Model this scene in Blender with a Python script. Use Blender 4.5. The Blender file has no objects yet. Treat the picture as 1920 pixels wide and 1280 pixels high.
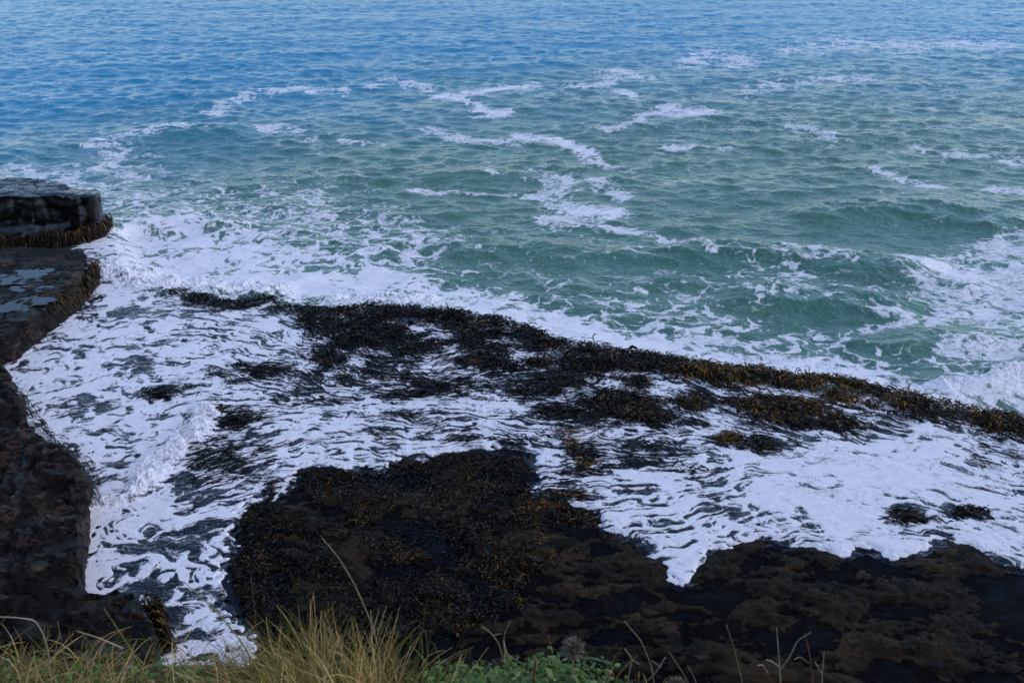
import bpy, math, random
import numpy as np

# ------------------------------------------------------------------ camera, sky, sun, exposure
H = 14.0                      # eye height over the sea, metres
PITCH = math.radians(25.5)
FPX = 35.0 / 36.0 * 1920.0    # focal length in photo pixels
SUN_EL, SUN_AZ = math.radians(40), math.radians(98)

scene = bpy.context.scene
cam_d = bpy.data.cameras.new("camera")
cam = bpy.data.objects.new("camera", cam_d)
scene.collection.objects.link(cam)
cam_d.lens = 35.0; cam_d.sensor_width = 36.0; cam_d.sensor_fit = 'HORIZONTAL'
cam_d.clip_start = 0.1; cam_d.clip_end = 12000
cam.location = (0, 0, H)
cam.rotation_euler = (math.pi / 2 - PITCH, 0, 0)
cam_d.dof.use_dof = True; cam_d.dof.focus_distance = 30; cam_d.dof.aperture_fstop = 8.0
scene.camera = cam

world = bpy.data.worlds.new("World"); scene.world = world; world.use_nodes = True
wn = world.node_tree
sky = wn.nodes.new("ShaderNodeTexSky"); sky.sky_type = 'NISHITA'; sky.sun_disc = False
sky.sun_elevation = SUN_EL; sky.sun_rotation = SUN_AZ
sky.air_density = 1.0; sky.dust_density = 0.35; sky.ozone_density = 2.6
bg = wn.nodes["Background"]; bg.inputs[1].default_value = 0.12
wn.links.new(sky.outputs[0], bg.inputs[0])

sun_d = bpy.data.lights.new("sun", 'SUN'); sun = bpy.data.objects.new("sun", sun_d)
scene.collection.objects.link(sun)
sun_d.energy = 0.55; sun_d.angle = math.radians(28); sun_d.color = (1.0, 0.83, 0.74)
sun.rotation_euler = (math.pi / 2 - SUN_EL, 0, math.pi - SUN_AZ)

vs = scene.view_settings
scene.display_settings.display_device = 'sRGB'
vs.view_transform = 'Standard'; vs.look = 'None'; vs.gamma = 1.0; vs.use_curve_mapping = False
vs.exposure = 1.08
scene.render.engine = 'CYCLES'
scene.cycles.max_bounces = 5; scene.cycles.diffuse_bounces = 2; scene.cycles.glossy_bounces = 3
scene.cycles.transparent_max_bounces = 6
scene.cycles.use_denoising = True

rng = np.random.default_rng(7)
F32 = np.float32

# ------------------------------------------------------------------ view geometry helpers
SP, CP = math.sin(PITCH), math.cos(PITCH)
def unproject(px, py, z=0.0):
    """photo pixel -> point where that line of sight meets height z"""
    px = np.asarray(px, float); py = np.asarray(py, float)
    X = (px - 960) / FPX; Y = (640 - py) / FPX
    dy = CP + Y * SP; dz = -SP + Y * CP
    t = (z - H) / dz
    return np.stack([X * t, dy * t, np.zeros_like(t) + z], -1)
def at_dist(px, py, d):
    X = (px - 960) / FPX; Y = (640 - py) / FPX
    dy = CP + Y * SP; dz = -SP + Y * CP
    t = d / dy
    return np.array([X * t, d, H + dz * t])
def project(x, y, z):
    dep = y * CP + (H - z) * SP
    up = y * SP + (z - H) * CP
    return 960 + FPX * x / dep, 640 - FPX * up / dep

# ------------------------------------------------------------------ noise
_r = np.random.default_rng(3)
PERM = np.concatenate([_r.permutation(256)] * 3).astype(np.int32)
_a = _r.random(256) * 2 * np.pi
G2X, G2Y = np.cos(_a).astype(F32), np.sin(_a).astype(F32)
_g = _r.normal(size=(256, 3)); _g /= np.linalg.norm(_g, axis=1)[:, None]
G3 = _g.astype(F32)
def perlin(x, y, seed=0):
    x = np.asarray(x, F32) + F32(seed * 17.31); y = np.asarray(y, F32) + F32(seed * 9.77)
    xf = np.floor(x); yf = np.floor(y)
    xi = xf.astype(np.int32) & 255; yi = yf.astype(np.int32) & 255
    fx = x - xf; fy = y - yf
    u = fx * fx * fx * (fx * (fx * 6 - 15) + 10); v = fy * fy * fy * (fy * (fy * 6 - 15) + 10)
    a = PERM[xi] + yi; b = PERM[xi + 1] + yi
    def g(h, dx, dy):
        h = PERM[h]; return G2X[h] * dx + G2Y[h] * dy
    n00 = g(a, fx, fy); n10 = g(b, fx - 1, fy); n01 = g(a + 1, fx, fy - 1); n11 = g(b + 1, fx - 1, fy - 1)
    p = n00 + u * (n10 - n00); q = n01 + u * (n11 - n01)
    return (p + v * (q - p)) * F32(1.4)
def fbm(x, y, oct=4, seed=0, gain=0.5):
    s = 0; a = 1.0; f = 1.0; t = 0
    for i in range(oct):
        s = s + a * perlin(x * f, y * f, seed + i * 3); t += a; a *= gain; f *= 2.03
    return s / t
def perlin3(p, seed=0):
    p = np.asarray(p, F32) + F32(seed * 13.7)
    f = np.floor(p); i = f.astype(np.int32) & 255; d = p - f
    u = d * d * d * (d * (d * 6 - 15) + 10)
    out = 0
    for cx in (0, 1):
        for cy in (0, 1):
            for cz in (0, 1):
                h = PERM[PERM[PERM[i[:, 0] + cx] + i[:, 1] + cy] + i[:, 2] + cz]
                g = G3[h]
                dot = g[:, 0] * (d[:, 0] - cx) + g[:, 1] * (d[:, 1] - cy) + g[:, 2] * (d[:, 2] - cz)
                w = (u[:, 0] if cx else 1 - u[:, 0]) * (u[:, 1] if cy else 1 - u[:, 1]) * (u[:, 2] if cz else 1 - u[:, 2])
                out = out + w * dot
    return out * 1.4
def fbm3(p, oct=4, seed=0):
    s = 0; a = 1.0; f = 1.0; t = 0
    for k in range(oct):
        s = s + a * perlin3(p * f, seed + k); t += a; a *= .5; f *= 2.03
    return s / t
def worley(x, y, seed=0):
    """F1, F2 distances"""
    x = np.asarray(x, F32) + F32(seed * 31.7); y = np.asarray(y, F32) + F32(seed * 11.3)
    xf = np.floor(x); yf = np.floor(y); xi = xf.astype(np.int32); yi = yf.astype(np.int32)
    fx = x - xf; fy = y - yf
    f1 = np.full(x.shape, 9, F32); f2 = f1.copy()
    for cx in (-1, 0, 1):
        for cy in (-1, 0, 1):
            h = PERM[PERM[(xi + cx) & 255] + ((yi + cy) & 255)]
            ox = PERM[h].astype(F32) / 256; oy = PERM[h + 57].astype(F32) / 256
            d = np.hypot(cx + ox - fx, cy + oy - fy)
            f2 = np.where(d < f1, f1, np.minimum(f2, d)); f1 = np.minimum(f1, d)
    return f1, f2
def sstep(a, b, x):
    t = np.clip((x - a) / (b - a), 0, 1); return t * t * (3 - 2 * t)
def uniform(v):
    """map values to their rank in 0..1"""
    s = np.sort(v[::max(1, len(v) // 40000)]); return np.interp(v, s, np.linspace(0, 1, len(s))).astype(F32)

# ------------------------------------------------------------------ survey map: regions drawn on the shore plan
MX0, MY0, MST = -320, -200, 2.0
MW, MH = 1280, 810
gxp, gyp = np.meshgrid(MX0 + MST * np.arange(MW), MY0 + MST * np.arange(MH))
def poly_mask(pts):
    P = np.array(pts, float); out = np.zeros(gxp.shape, bool)
    x0, x1, y0, y1 = P[:, 0].min(), P[:, 0].max(), P[:, 1].min(), P[:, 1].max()
    i0, i1 = max(0, int((y0 - MY0) / MST)), min(MH, int((y1 - MY0) / MST) + 2)
    j0, j1 = max(0, int((x0 - MX0) / MST)), min(MW, int((x1 - MX0) / MST) + 2)
    X = gxp[i0:i1, j0:j1]; Y = gyp[i0:i1, j0:j1]; m = np.zeros(X.shape, bool)
    for k in range(len(P)):
        xa, ya = P[k - 1]; xb, yb = P[k]
        if ya == yb: continue
        m ^= ((ya > Y) != (yb > Y)) & (X < (xb - xa) * (Y - ya) / (yb - ya) + xa)
    out[i0:i1, j0:j1] = m
    return out.astype(F32)
def blur(a, r):
    r = max(1, int(r / MST))
    for _ in range(2):
        for ax in (0, 1):
            pad = [(0, 0), (0, 0)]; pad[ax] = (r + 1, r)
            c = np.cumsum(np.pad(a, pad, mode='edge'), axis=ax, dtype=np.float64)
            n = a.shape[ax]
            a = ((np.take(c, range(2 * r + 1, 2 * r + 1 + n), axis=ax) - np.take(c, range(0, n), axis=ax)) / (2 * r + 1)).astype(F32)
    return a
def stroke(pts, hw, soft=1.0, ys=2.6):
    """falloff 1..0 round a polyline, hw in pixels across the page (flattened by ys)"""
    P = np.array(pts, float); best = np.full(gxp.shape, 1e9, F32)
    pad = hw * 3
    x0, x1, y0, y1 = P[:, 0].min() - pad, P[:, 0].max() + pad, P[:, 1].min() - pad, P[:, 1].max() + pad
    i0, i1 = max(0, int((y0 - MY0) / MST)), min(MH, int((y1 - MY0) / MST) + 2)
    j0, j1 = max(0, int((x0 - MX0) / MST)), min(MW, int((x1 - MX0) / MST) + 2)
    X = gxp[i0:i1, j0:j1]; Y = gyp[i0:i1, j0:j1]; b = np.full(X.shape, 1e9)
    for k in range(len(P) - 1):
        ax, ay = P[k]; bx, by = P[k + 1]
        dx, dy = bx - ax, (by - ay) * ys; L = dx * dx + dy * dy + 1e-9
        t = np.clip(((X - ax) * dx + (Y - ay) * ys * dy) / L, 0, 1)
        b = np.minimum(b, np.hypot(X - ax - t * dx, (Y - ay) * ys - t * dy))
    out = np.zeros(gxp.shape, F32)
    out[i0:i1, j0:j1] = 1 - sstep(hw * (1 - soft * .7), hw * (1 + soft), b)
    return out
def blob(cx, cy, rx, ry):
    return np.exp(-(((gxp - cx) / rx) ** 2 + ((gyp - cy) / ry) ** 2)).astype(F32)
def sample(m, px, py):
    fx = np.clip((px - MX0) / MST, 0, MW - 1.001); fy = np.clip((py - MY0) / MST, 0, MH - 1.001)
    i = fy.astype(np.int32); j = fx.astype(np.int32); u = (fx - j).astype(F32); v = (fy - i).astype(F32)
    a = m[i, j] * (1 - u) + m[i, j + 1] * u; b = m[i + 1, j] * (1 - u) + m[i + 1, j + 1] * u
    return a * (1 - v) + b * v

RIDGE = [(300, 548), (340, 552), (480, 560), (590, 582), (640, 576), (720, 572), (850, 582), (900, 596), (950, 602), (1000, 618), (1040, 640),
         (1100, 645), (1150, 655), (1250, 668), (1320, 680), (1370, 700), (1420, 705), (1500, 712), (1580, 724), (1640, 730),
         (1700, 742), (1760, 758), (1840, 772), (1920, 800), (2100, 850), (2300, 900)]
FRONT = [(300, 1300), (450, 1290), (478, 1210), (430, 1150), (412, 1100), (430, 1040), (445, 985), (480, 935), (540, 925), (545, 892), (580, 872),
         (650, 882), (690, 868), (715, 885), (760, 852), (800, 872), (830, 848), (900, 842), (960, 838), (1010, 852), (1000, 880),
         (1022, 900), (985, 915), (1040, 942), (1090, 950), (1110, 960), (1130, 955), (1120, 985), (1160, 1000), (1210, 1012),
         (1235, 1022), (1208, 1046), (1250, 1062), (1246, 1082), (1280, 1096), (1300, 1086), (1312, 1062), (1333, 1048), (1322, 1028),
         (1370, 1026), (1405, 1012), (1425, 1006), (1450, 1012), (1480, 1022), (1500, 1018), (1530, 1030), (1560, 1034), (1606, 1050),
         (1592, 1036), (1600, 1026), (1625, 1021), (1650, 1032), (1665, 1044), (1690, 1043), (1715, 1036), (1735, 1030), (1757, 1018),
         (1740, 1008), (1770, 1005), (1800, 1016), (1835, 1030), (1860, 1046), (1885, 1056), (1925, 1064), (2050, 1100), (2400, 1180)]
wet_m = poly_mask([(-600, 300)] + [(-600, 1500), (300, 1500)] + FRONT + [(2400, -300), (-600, -300)])
shelf_m = blur(poly_mask([(-600, 380), (215, 425), (255, 500)] + RIDGE + [(2400, 1500), (-600, 1500)]), 14)

# ---- how much foam lies where
cov = np.full(gxp.shape, 0.02, F32)
def put(mask, val):
    global cov
    cov = cov * (1 - mask) + val * mask
# sparse patches and lace offshore
put(blur(poly_mask([(-300, 330), (170, 330), (230, 290), (400, 350), (620, 350), (800, 420), (900, 500), (600, 520), (200, 430), (-300, 480)]), 30), .47)
put(blob(540, 400, 130, 28), .45); put(blob(420, 372, 120, 14), .42); put(blob(700, 450, 120, 25), .5); put(blob(820, 490, 90, 25), .5)
put(blur(poly_mask([(-300, 318), (60, 322), (150, 320), (200, 345), (190, 420), (-300, 420)]), 14), .55)
put(blur(poly_mask([(1000, 530), (1130, 560), (1300, 560), (1450, 575), (1480, 620), (1620, 650), (1700, 665), (1640, 690), (1250, 650)]), 16), .5)
put(blur(poly_mask([(1050, 120), (1400, 60), (1960, 60), (1960, 380), (1500, 300), (1150, 250)]), 60), .10)
put(blur(poly_mask([(950, 440), (1300, 420), (1500, 470), (1700, 520), (1500, 560), (1200, 540), (950, 520)]), 40), .16)
put(blur(poly_mask([(1300, 470), (1500, 500), (1700, 560), (1720, 680), (1500, 640)]), 20), .22)
put(blur(poly_mask([(1690, 505), (1740, 488), (1830, 468), (1880, 430), (2300, 400), (2300, 860), (1800, 730), (1745, 640), (1730, 570)]), 16), .78)
put(blob(1850, 590, 60, 40), .85); put(blob(1820, 690, 110, 16), .5); put(blob(1880, 640, 40, 30), .5)
# dense surf against the ridge
surf_m = blur(poly_mask([(150, 420), (230, 432), (330, 408), (420, 424), (480, 452), (560, 470), (640, 480), (760, 505), (850, 535), (930, 548), (1000, 575), (1100, 600),
    (1200, 622), (1330, 650), (1480, 668), (1640, 690), (1700, 716), (1790, 725), (1850, 745), (2300, 820), (2300, 950), (1920, 820), (1760, 770), (1600, 735), (1370, 705), (1150, 670),
    (1000, 640), (850, 610), (640, 600), (480, 590), (300, 570), (150, 560)]), 9)
put(surf_m, .86)
put(blob(600, 500, 110, 14), .72); put(blob(330, 470, 110, 16), .78); put(blob(900, 560, 60, 9), .75); put(blob(470, 440, 60, 12), .7)
# streaks
for pts, hw, d in [
    ([(395, 207), (430, 195), (470, 181), (520, 172), (590, 170), (645, 173)], 13, .62), ([(400, 212), (440, 213)], 10, .5),
    ([(690, 165), (740, 153), (780, 162), (800, 167)], 13, .6),
    ([(815, 181), (850, 181), (900, 173), (950, 165), (998, 160)], 11, .93),
    ([(850, 184), (885, 195), (905, 205), (892, 212), (925, 214), (955, 213)], 10, .93), ([(945, 216), (885, 224)], 7, .8),
    ([(800, 243), (840, 256), (880, 265), (960, 268), (1000, 259)], 12, .74), ([(975, 258), (1050, 266), (1085, 280), (1110, 290), (1100, 300)], 14, .95),
    ([(1110, 300), (1140, 315), (1185, 322)], 10, .55),
    ([(1075, 163), (1130, 160), (1150, 150), (1130, 138), (1160, 133), (1210, 146)], 12, .62), ([(1130, 161), (1195, 184)], 9, .7), ([(1000, 160), (1080, 163)], 7, .5),
    ([(1235, 207), (1280, 211), (1322, 212)], 17, .85), ([(1140, 245), (1170, 240), (1195, 232), (1205, 216)], 10, .78),
    ([(1240, 282), (1300, 276), (1360, 282)], 9, .62), ([(1300, 115), (1340, 104), (1395, 118)], 24, .62),
    ([(1490, 97), (1560, 84), (1640, 84), (1725, 86)], 22, .5), ([(1770, 82), (1890, 86)], 18, .55),
    ([(1400, 171), (1460, 160), (1530, 152), (1620, 148)], 15, .6), ([(1640, 322), (1700, 340), (1760, 352)], 11, .75),
    ([(1720, 277), (1790, 287), (1850, 302), (1910, 306)], 11, .55), ([(1860, 358), (1930, 362)], 12, .7), ([(1500, 240), (1560, 262)], 22, .35),
    ([(1030, 330), (1050, 350), (1040, 385), (1100, 392), (1145, 400), (1100, 408), (1040, 420)], 24, .66), ([(1120, 340), (1170, 370)], 18, .55),
    ([(775, 358), (850, 360), (960, 366), (1030, 370)], 8, .62), ([(1060, 400), (1150, 398)], 16, .92), ([(930, 325), (980, 330)], 20, .35),
    ([(1145, 430), (1200, 438), (1260, 455), (1345, 482)], 11, .68), ([(1480, 470), (1560, 480), (1600, 500)], 10, .45),
    ([(165, 276), (205, 266), (270, 258), (330, 245), (410, 242), (440, 240)], 10, .66), ([(500, 243), (553, 245)], 14, .7),
    ([(565, 265), (620, 258)], 7, .55), ([(640, 264), (715, 270)], 8, .6), ([(560, 262), (610, 290)], 10, .25),
    ([(-100, 320), (80, 322), (150, 325), (195, 312), (228, 292), (200, 272)], 16, .6),
    ([(1470, 520), (1530, 522), (1480, 540), (1560, 570), (1700, 595)], 9, .75), ([(1560, 655), (1640, 622), (1710, 606)], 8, .85),
    ([(1520, 600), (1490, 560), (1360, 560), (1290, 540)], 9, .6), ([(1540, 640), (1500, 600)], 9, .85), ([(1250, 590), (1350, 600), (1440, 640)], 9, .7),
    ([(1820, 480), (1900, 455), (1960, 450)], 12, .6), ([(1700, 500), (1790, 510), (1850, 540)], 20, .85)]:
    put(stroke(pts, hw * 1.15, 1.0), min(.93, d + .06))
for cx, cy, rx, ry in [(1545, 598, 88, 26), (1410, 626, 34, 9), (1690, 645, 75, 14), (1600, 520, 80, 10), (1370, 565, 34, 10), (1290, 500, 90, 14),
                       (1600, 425, 160, 18), (880, 485, 60, 10), (1420, 590, 50, 8), (1785, 622, 50, 10), (1480, 455, 60, 12), (1060, 470, 60, 12), (1130, 510, 80, 12)]:
    put(np.clip(blob(cx, cy, rx, ry) * 1.5, 0, 1), .015)
put(stroke([(1780, 735), (1860, 722), (1960, 690)], 20), .9)
# wash running over the shelf behind the ridge
inner = blur(poly_mask([(-600, 640), (0, 640), (160, 560), (300, 555)] + RIDGE[1:] + [(2400, 1500), (-600, 1500)]), 8)
put(inner, .67)
def dim(cx, cy, rx, ry, v): put(blob(cx, cy, rx, ry), v)
for a in [(400, 572, 110, 16, .30), (520, 580, 80, 14, .34), (320, 560, 60, 10, .45), (330, 640, 110, 30, .62), (420, 640, 70, 30, .5), (440, 700, 60, 22, .4), (370, 740, 110, 25, .55), (280, 735, 60, 15, .5), (300, 640, 40, 22, .4),
          (520, 620, 60, 40, .62), (600, 650, 70, 30, .5), (720, 640, 130, 30, .45), (860, 650, 120, 30, .5), (650, 715, 130, 30, .62), (800, 720, 120, 30, .6), (560, 745, 90, 14, .6),
          (1000, 710, 100, 30, .42), (1080, 770, 110, 30, .42), (900, 760, 130, 14, .7), (720, 780, 150, 16, .68), (780, 810, 130, 14, .62), (900, 820, 90, 10, .55),
          (1200, 780, 110, 30, .55), (1180, 840, 110, 30, .5), (1230, 880, 90, 20, .55), (1150, 870, 70, 20, .45), (1320, 740, 90, 26, .5), (1450, 760, 100, 26, .45), (1400, 830, 80, 22, .6),
          (1560, 780, 90, 18, .5), (1700, 770, 120, 12, .5), (1870, 800, 80, 16, .55), (1850, 850, 70, 22, .6), (1740, 835, 70, 16, .75),
          (1700, 965, 40, 16, .45), (1810, 960, 55, 11, .3), (1720, 1000, 40, 9, .6), (1760, 940, 70, 12, .6), (1560, 890, 60, 12, .82), (1330, 960, 100, 24, .62), (1220, 960, 70, 20, .72), (1880, 960, 60, 30, .85),
          (400, 860, 85, 55, .40), (350, 900, 60, 30, .42), (460, 820, 60, 18, .5), (430, 785, 40, 14, .35), (450, 880, 60, 22, .5), (480, 915, 70, 14, .5),
          (230, 840, 60, 14, .55), (260, 870, 60, 26, .55), (120, 760, 50, 9, .7), (110, 790, 60, 10, .7), (200, 765, 60, 12, .68), (200, 650, 110, 40, .82), (60, 700, 60, 20, .86),
          (360, 960, 60, 26, .45), (390, 1020, 70, 45, .30), (330, 1060, 70, 40, .52), (240, 1060, 80, 60, .72), (180, 1060, 18, 60, .4), (300, 1130, 70, 40, .5), (380, 1110, 40, 40, .5),
          (310, 1190, 70, 30, .45), (180, 990, 40, 14, .5), (215, 985, 50, 20, .82), (250, 1000, 40, 26, .9), (400, 1190, 60, 40, .5)]:
    dim(*a)
put(blur(poly_mask([(150, 590), (330, 570), (480, 610), (470, 690), (400, 770), (330, 800), (100, 800), (60, 720)]), 20) * .7, .64)
for a in [(1540, 870, 110, 22, .975), (1660, 880, 90, 24, .975), (1500, 930, 90, 22, .97), (1600, 970, 80, 26, .975), (1650, 1015, 60, 14, .975), (1780, 900, 60, 16, .97), (1690, 840, 60, 14, .96), (1850, 1010, 60, 20, .97), (1470, 880, 60, 18, .95), (1280, 1050, 30, 24, .97), (1450, 980, 60, 16, .93)]:
    dim(*a)
put(stroke([(388, 772), (372, 800), (340, 835), (300, 870), (270, 905), (250, 928), (200, 942), (160, 948)], 24, 1.0, 1.6), .93)
cov = np.clip(cov, 0, 1)
# ---- which of it is drawn out into streaks, and which is broken into cells
strk = blur(poly_mask([(330, 560), (560, 590)] + RIDGE[4:] + [(2400, 1100), (1900, 1060), (1250, 1100), (1000, 960), (560, 900), (430, 1000), (300, 960), (390, 790), (250, 700)]), 40)
strk = np.maximum(strk, .35 * blur(poly_mask([(-300, 640), (100, 590), (330, 560), (420, 700), (330, 900), (300, 950), (150, 950), (-300, 900)]), 20))
cov_ = blur(poly_mask([(150, 1000), (330, 980), (440, 1000), (430, 1180), (480, 1300), (280, 1300), (150, 1120)]), 16) * .8; cov = cov * (1 - cov_) + .50 * cov_
hole_m = blur(poly_mask([(-300, 600), (170, 545), (330, 560), (480, 600), (470, 700), (420, 780), (330, 900), (460, 960), (470, 1320), (-300, 1320)]), 18)
strk *= 1 - .15 * sstep(1100, 1350, gxp) * sstep(800, 860, gyp)
strk *= 1 - .75 * np.clip(blob(1660, 900, 170, 70) * 1.4, 0, 1)
# ---- direction the water runs (page pixels)
FL = np.array([(580, 640, 1, .5), (650, 690, 1, .3), (750, 710, 1, .05), (860, 680, 1, -.25), (700, 770, 1, .03), (900, 760, 1, .08), (1000, 700, 1, -.08), (1100, 760, 1, -.1),
    (400, 870, 1, -.33), (430, 800, 1, -.2), (350, 920, 1, -.3), (480, 880, 1, -.3), (540, 850, 1, -.2), (1000, 815, 1, .25), (1030, 900, 1, .02), (1200, 880, 1, -.05), (1280, 770, 1, .4), (1340, 800, 1, .25),
    (1200, 800, 1, -.05), (1250, 980, 1, -.3), (1350, 950, 1, -.35), (1500, 720, 1, .3), (1440, 720, 1, .35), (1600, 800, 1, .3), (1700, 880, 1, .15), (1500, 900, 1, .2), (1700, 960, 1, .1), (1850, 980, 1, .4), (1850, 850, 1, .35),
    (250, 650, 1, -.1), (150, 600, 1, -.3), (300, 750, 1, -.15), (480, 660, 1, .25), (480, 720, 1, .1), (250, 1050, .7, -.6), (350, 1000, 1, -.2), (500, 500, 1, .1), (400, 450, 1, 0), (800, 530, 1, .2), (1200, 620, 1, .15), (1600, 680, 1, .2), (1850, 560, 1, .2), (700, 830, 1, .05), (850, 820, 1, -.15)], float)
flx = np.zeros(gxp.shape, F32); fly = flx.copy(); wsum = flx.copy()
for fx_, fy_, dx_, dy_ in FL:
    w = (1 / (((gxp - fx_)) ** 2 + ((gyp - fy_) * 1.8) ** 2 + 900)) ** 1.5
    flx += (w * dx_).astype(F32); fly += (w * dy_).astype(F32); wsum += w.astype(F32)
flx /= wsum; fly /= wsum
def flow_world(x, y, z, px, py):
    fx = sample(flx, px, py); fy = sample(fly, px, py)
    q = unproject(px + fx * 4, py + fy * 4, z)
    dx = q[..., 0] - x; dy = q[..., 1] - y; n = np.hypot(dx, dy) + 1e-9
    return (dx / n).astype(F32), (dy / n).astype(F32)

# ---- raised swells and breaking crests (metres)
swell = (stroke([(1440, 560), (1480, 566), (1560, 568), (1640, 578)], 60, 1, 3.0) * .34 + stroke([(1330, 470), (1420, 478), (1560, 488), (1690, 508)], 55, 1, 3.4) * .38
         + stroke([(1560, 402), (1700, 396), (1850, 412)], 60, 1, 4) * .35 + stroke([(1790, 735), (1860, 718), (1980, 685)], 50, 1, 2.8) * .22
         + stroke([(880, 470), (960, 464), (1040, 470)], 50, 1, 4) * .22 + stroke([(1180, 480), (1260, 484)], 45, 1, 4) * .25 + stroke([(1640, 655), (1720, 640), (1800, 645)], 50, 1, 3) * .2
         + stroke([(230, 425), (330, 412), (420, 425)], 40, 1, 3) * .25 + stroke([(280, 250), (340, 246), (420, 250)], 50, 1, 5) * .3)
plume = (stroke([(388, 775), (372, 800), (340, 835), (300, 870), (272, 905)], 24, 1, 1.4) * .13 + stroke([(272, 905), (250, 928), (200, 942), (165, 948)], 15, 1, 1.6) * .12
         + stroke([(190, 505), (230, 515), (280, 525), (330, 540), (420, 548), (520, 552)], 26, 1, 1.8) * .2 + stroke([(620, 565), (800, 562)], 16, 1, 2) * .15
         + stroke([(1780, 730), (1850, 715), (1960, 690)], 26, 1, 1.8) * .12)

# ------------------------------------------------------------------ object helpers
def tag(o, label=None, cat=None, group=None, kind=None):
    for k, v in (("label", label), ("category", cat), ("group", group), ("kind", kind)):
        if v: o[k] = v
    return o
def link(name, me, mat=None, parent=None):
    o = bpy.data.objects.new(name, me); scene.collection.objects.link(o)
    if mat: me.materials.append(mat)
    if parent: o.parent = parent
    return o
def mesh_np(name, V, Fq, smooth=True, attrs=None):
    me = bpy.data.meshes.new(name); V = np.ascontiguousarray(V, F32); Fq = np.ascontiguousarray(Fq, np.int32)
    n, k = Fq.shape
    me.vertices.add(len(V)); me.vertices.foreach_set("co", V.ravel())
    me.loops.add(n * k); me.loops.foreach_set("vertex_index", Fq.ravel())
    me.polygons.add(n); me.polygons.foreach_set("loop_start", np.arange(0, n * k, k, dtype=np.int32))
    me.polygons.foreach_set("use_smooth", np.full(n, smooth, bool))
    for an, av in (attrs or {}).items():
        a = me.attributes.new(an, 'FLOAT', 'POINT'); a.data.foreach_set("value", np.ascontiguousarray(av, F32))
    me.update(calc_edges=True)
    return me
def grid_faces(nr, nc):
    i = np.arange(nr * nc, dtype=np.int32).reshape(nr, nc)
    return np.stack([i[:-1, :-1], i[:-1, 1:], i[1:, 1:], i[1:, :-1]], -1).reshape(-1, 4)
def compact(V, Fq, attrs, *more):
    used = np.zeros(len(V), bool); used[Fq.ravel()] = True
    m = np.cumsum(used) - 1
    return (V[used], m[Fq], {k: a[used] for k, a in attrs.items()}) + tuple(a[used] for a in more)
def ribbons(P, side, width, tint, name):
    """P (N,S,3) centre lines, side (N,S,3) unit, width (N,S), tint (N,) -> mesh of N flat blades"""
    N, S, _ = P.shape
    V = np.stack([P - side * width[..., None] * .5, P + side * width[..., None] * .5], 2).reshape(-1, 3)
    b = (np.arange(N)[:, None] * S + np.arange(S - 1)[None]) * 2
    Fq = np.stack([b, b + 1, b + 3, b + 2], -1).reshape(-1, 4)
    s = np.broadcast_to(np.linspace(0, 1, S)[None, :, None], (N, S, 2)).reshape(-1)
    return mesh_np(name, V, Fq, True, {"tint": np.repeat(tint, S * 2), "along": s})
def unit(a): return a / (np.linalg.norm(a, axis=-1, keepdims=True) + 1e-9)

# ------------------------------------------------------------------ materials
def new_mat(name):
    m = bpy.data.materials.new(name); m.use_nodes = True
    nt = m.node_tree; return m, nt, nt.nodes["Principled BSDF"]
def N(nt, t, **kw):
    n = nt.nodes.new(t)
    for k, v in kw.items():
        if k in ("op",): n.operation = v
        elif k == "ins":
            for i, x in v.items(): n.inputs[i].default_value = x
        else: setattr(n, k, v)
    return n
def ramp(nt, src, stops, interp='LINEAR'):
    r = nt.nodes.new("ShaderNodeValToRGB"); r.color_ramp.interpolation = interp
    els = r.color_ramp.elements
    while len(els) < len(stops): els.new(.5)
    for e, (p, c) in zip(els, stops):
        e.position = p; e.color = (c if len(c) == 4 else (*c, 1)) if hasattr(c, '__len__') else (c, c, c, 1)
    if src is not None: nt.links.new(src, r.inputs[0])
    return r.outputs[0]
def noise_tex(nt, scale, detail=4, rough=.55, vec=None, dist=0):
    n = nt.nodes.new("ShaderNodeTexNoise"); n.inputs["Scale"].default_value = scale; n.inputs["Detail"].default_value = detail
    n.inputs["Roughness"].default_value = rough; n.inputs["Distortion"].default_value = dist
    if vec is None: vec = nt.nodes.new("ShaderNodeNewGeometry").outputs["Position"]
    nt.links.new(vec, n.inputs["Vector"]); return n.outputs["Fac"]
def mix_rgb(nt, f, a, b):
    m = nt.nodes.new("ShaderNodeMix"); m.data_type = 'RGBA'
    for i, v in ((0, f), (6, a), (7, b)):
        if hasattr(v, 'node'): nt.links.new(v, m.inputs[i])
        else: m.inputs[i].default_value = v if i == 0 else (*v, 1)
    return m.outputs[2]
def math_n(nt, op, a, b=None, c=None, clamp=False):
    m = nt.nodes.new("ShaderNodeMath"); m.operation = op; m.use_clamp = clamp
    for i, v in enumerate((a, b, c)):
        if v is None: continue
        if hasattr(v, 'node'): nt.links.new(v, m.inputs[i])
        else: m.inputs[i].default_value = v
    return m.outputs[0]
def attr(nt, name):
    a = nt.nodes.new("ShaderNodeAttribute"); a.attribute_name = name; return a.outputs["Fac"]
def bump(nt, h, strength, dist, bsdf):
    b = nt.nodes.new("ShaderNodeBump"); b.inputs["Strength"].default_value = strength; b.inputs["Distance"].default_value = dist
    nt.links.new(h, b.inputs["Height"]); nt.links.new(b.outputs[0], bsdf.inputs["Normal"]); return b

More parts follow.
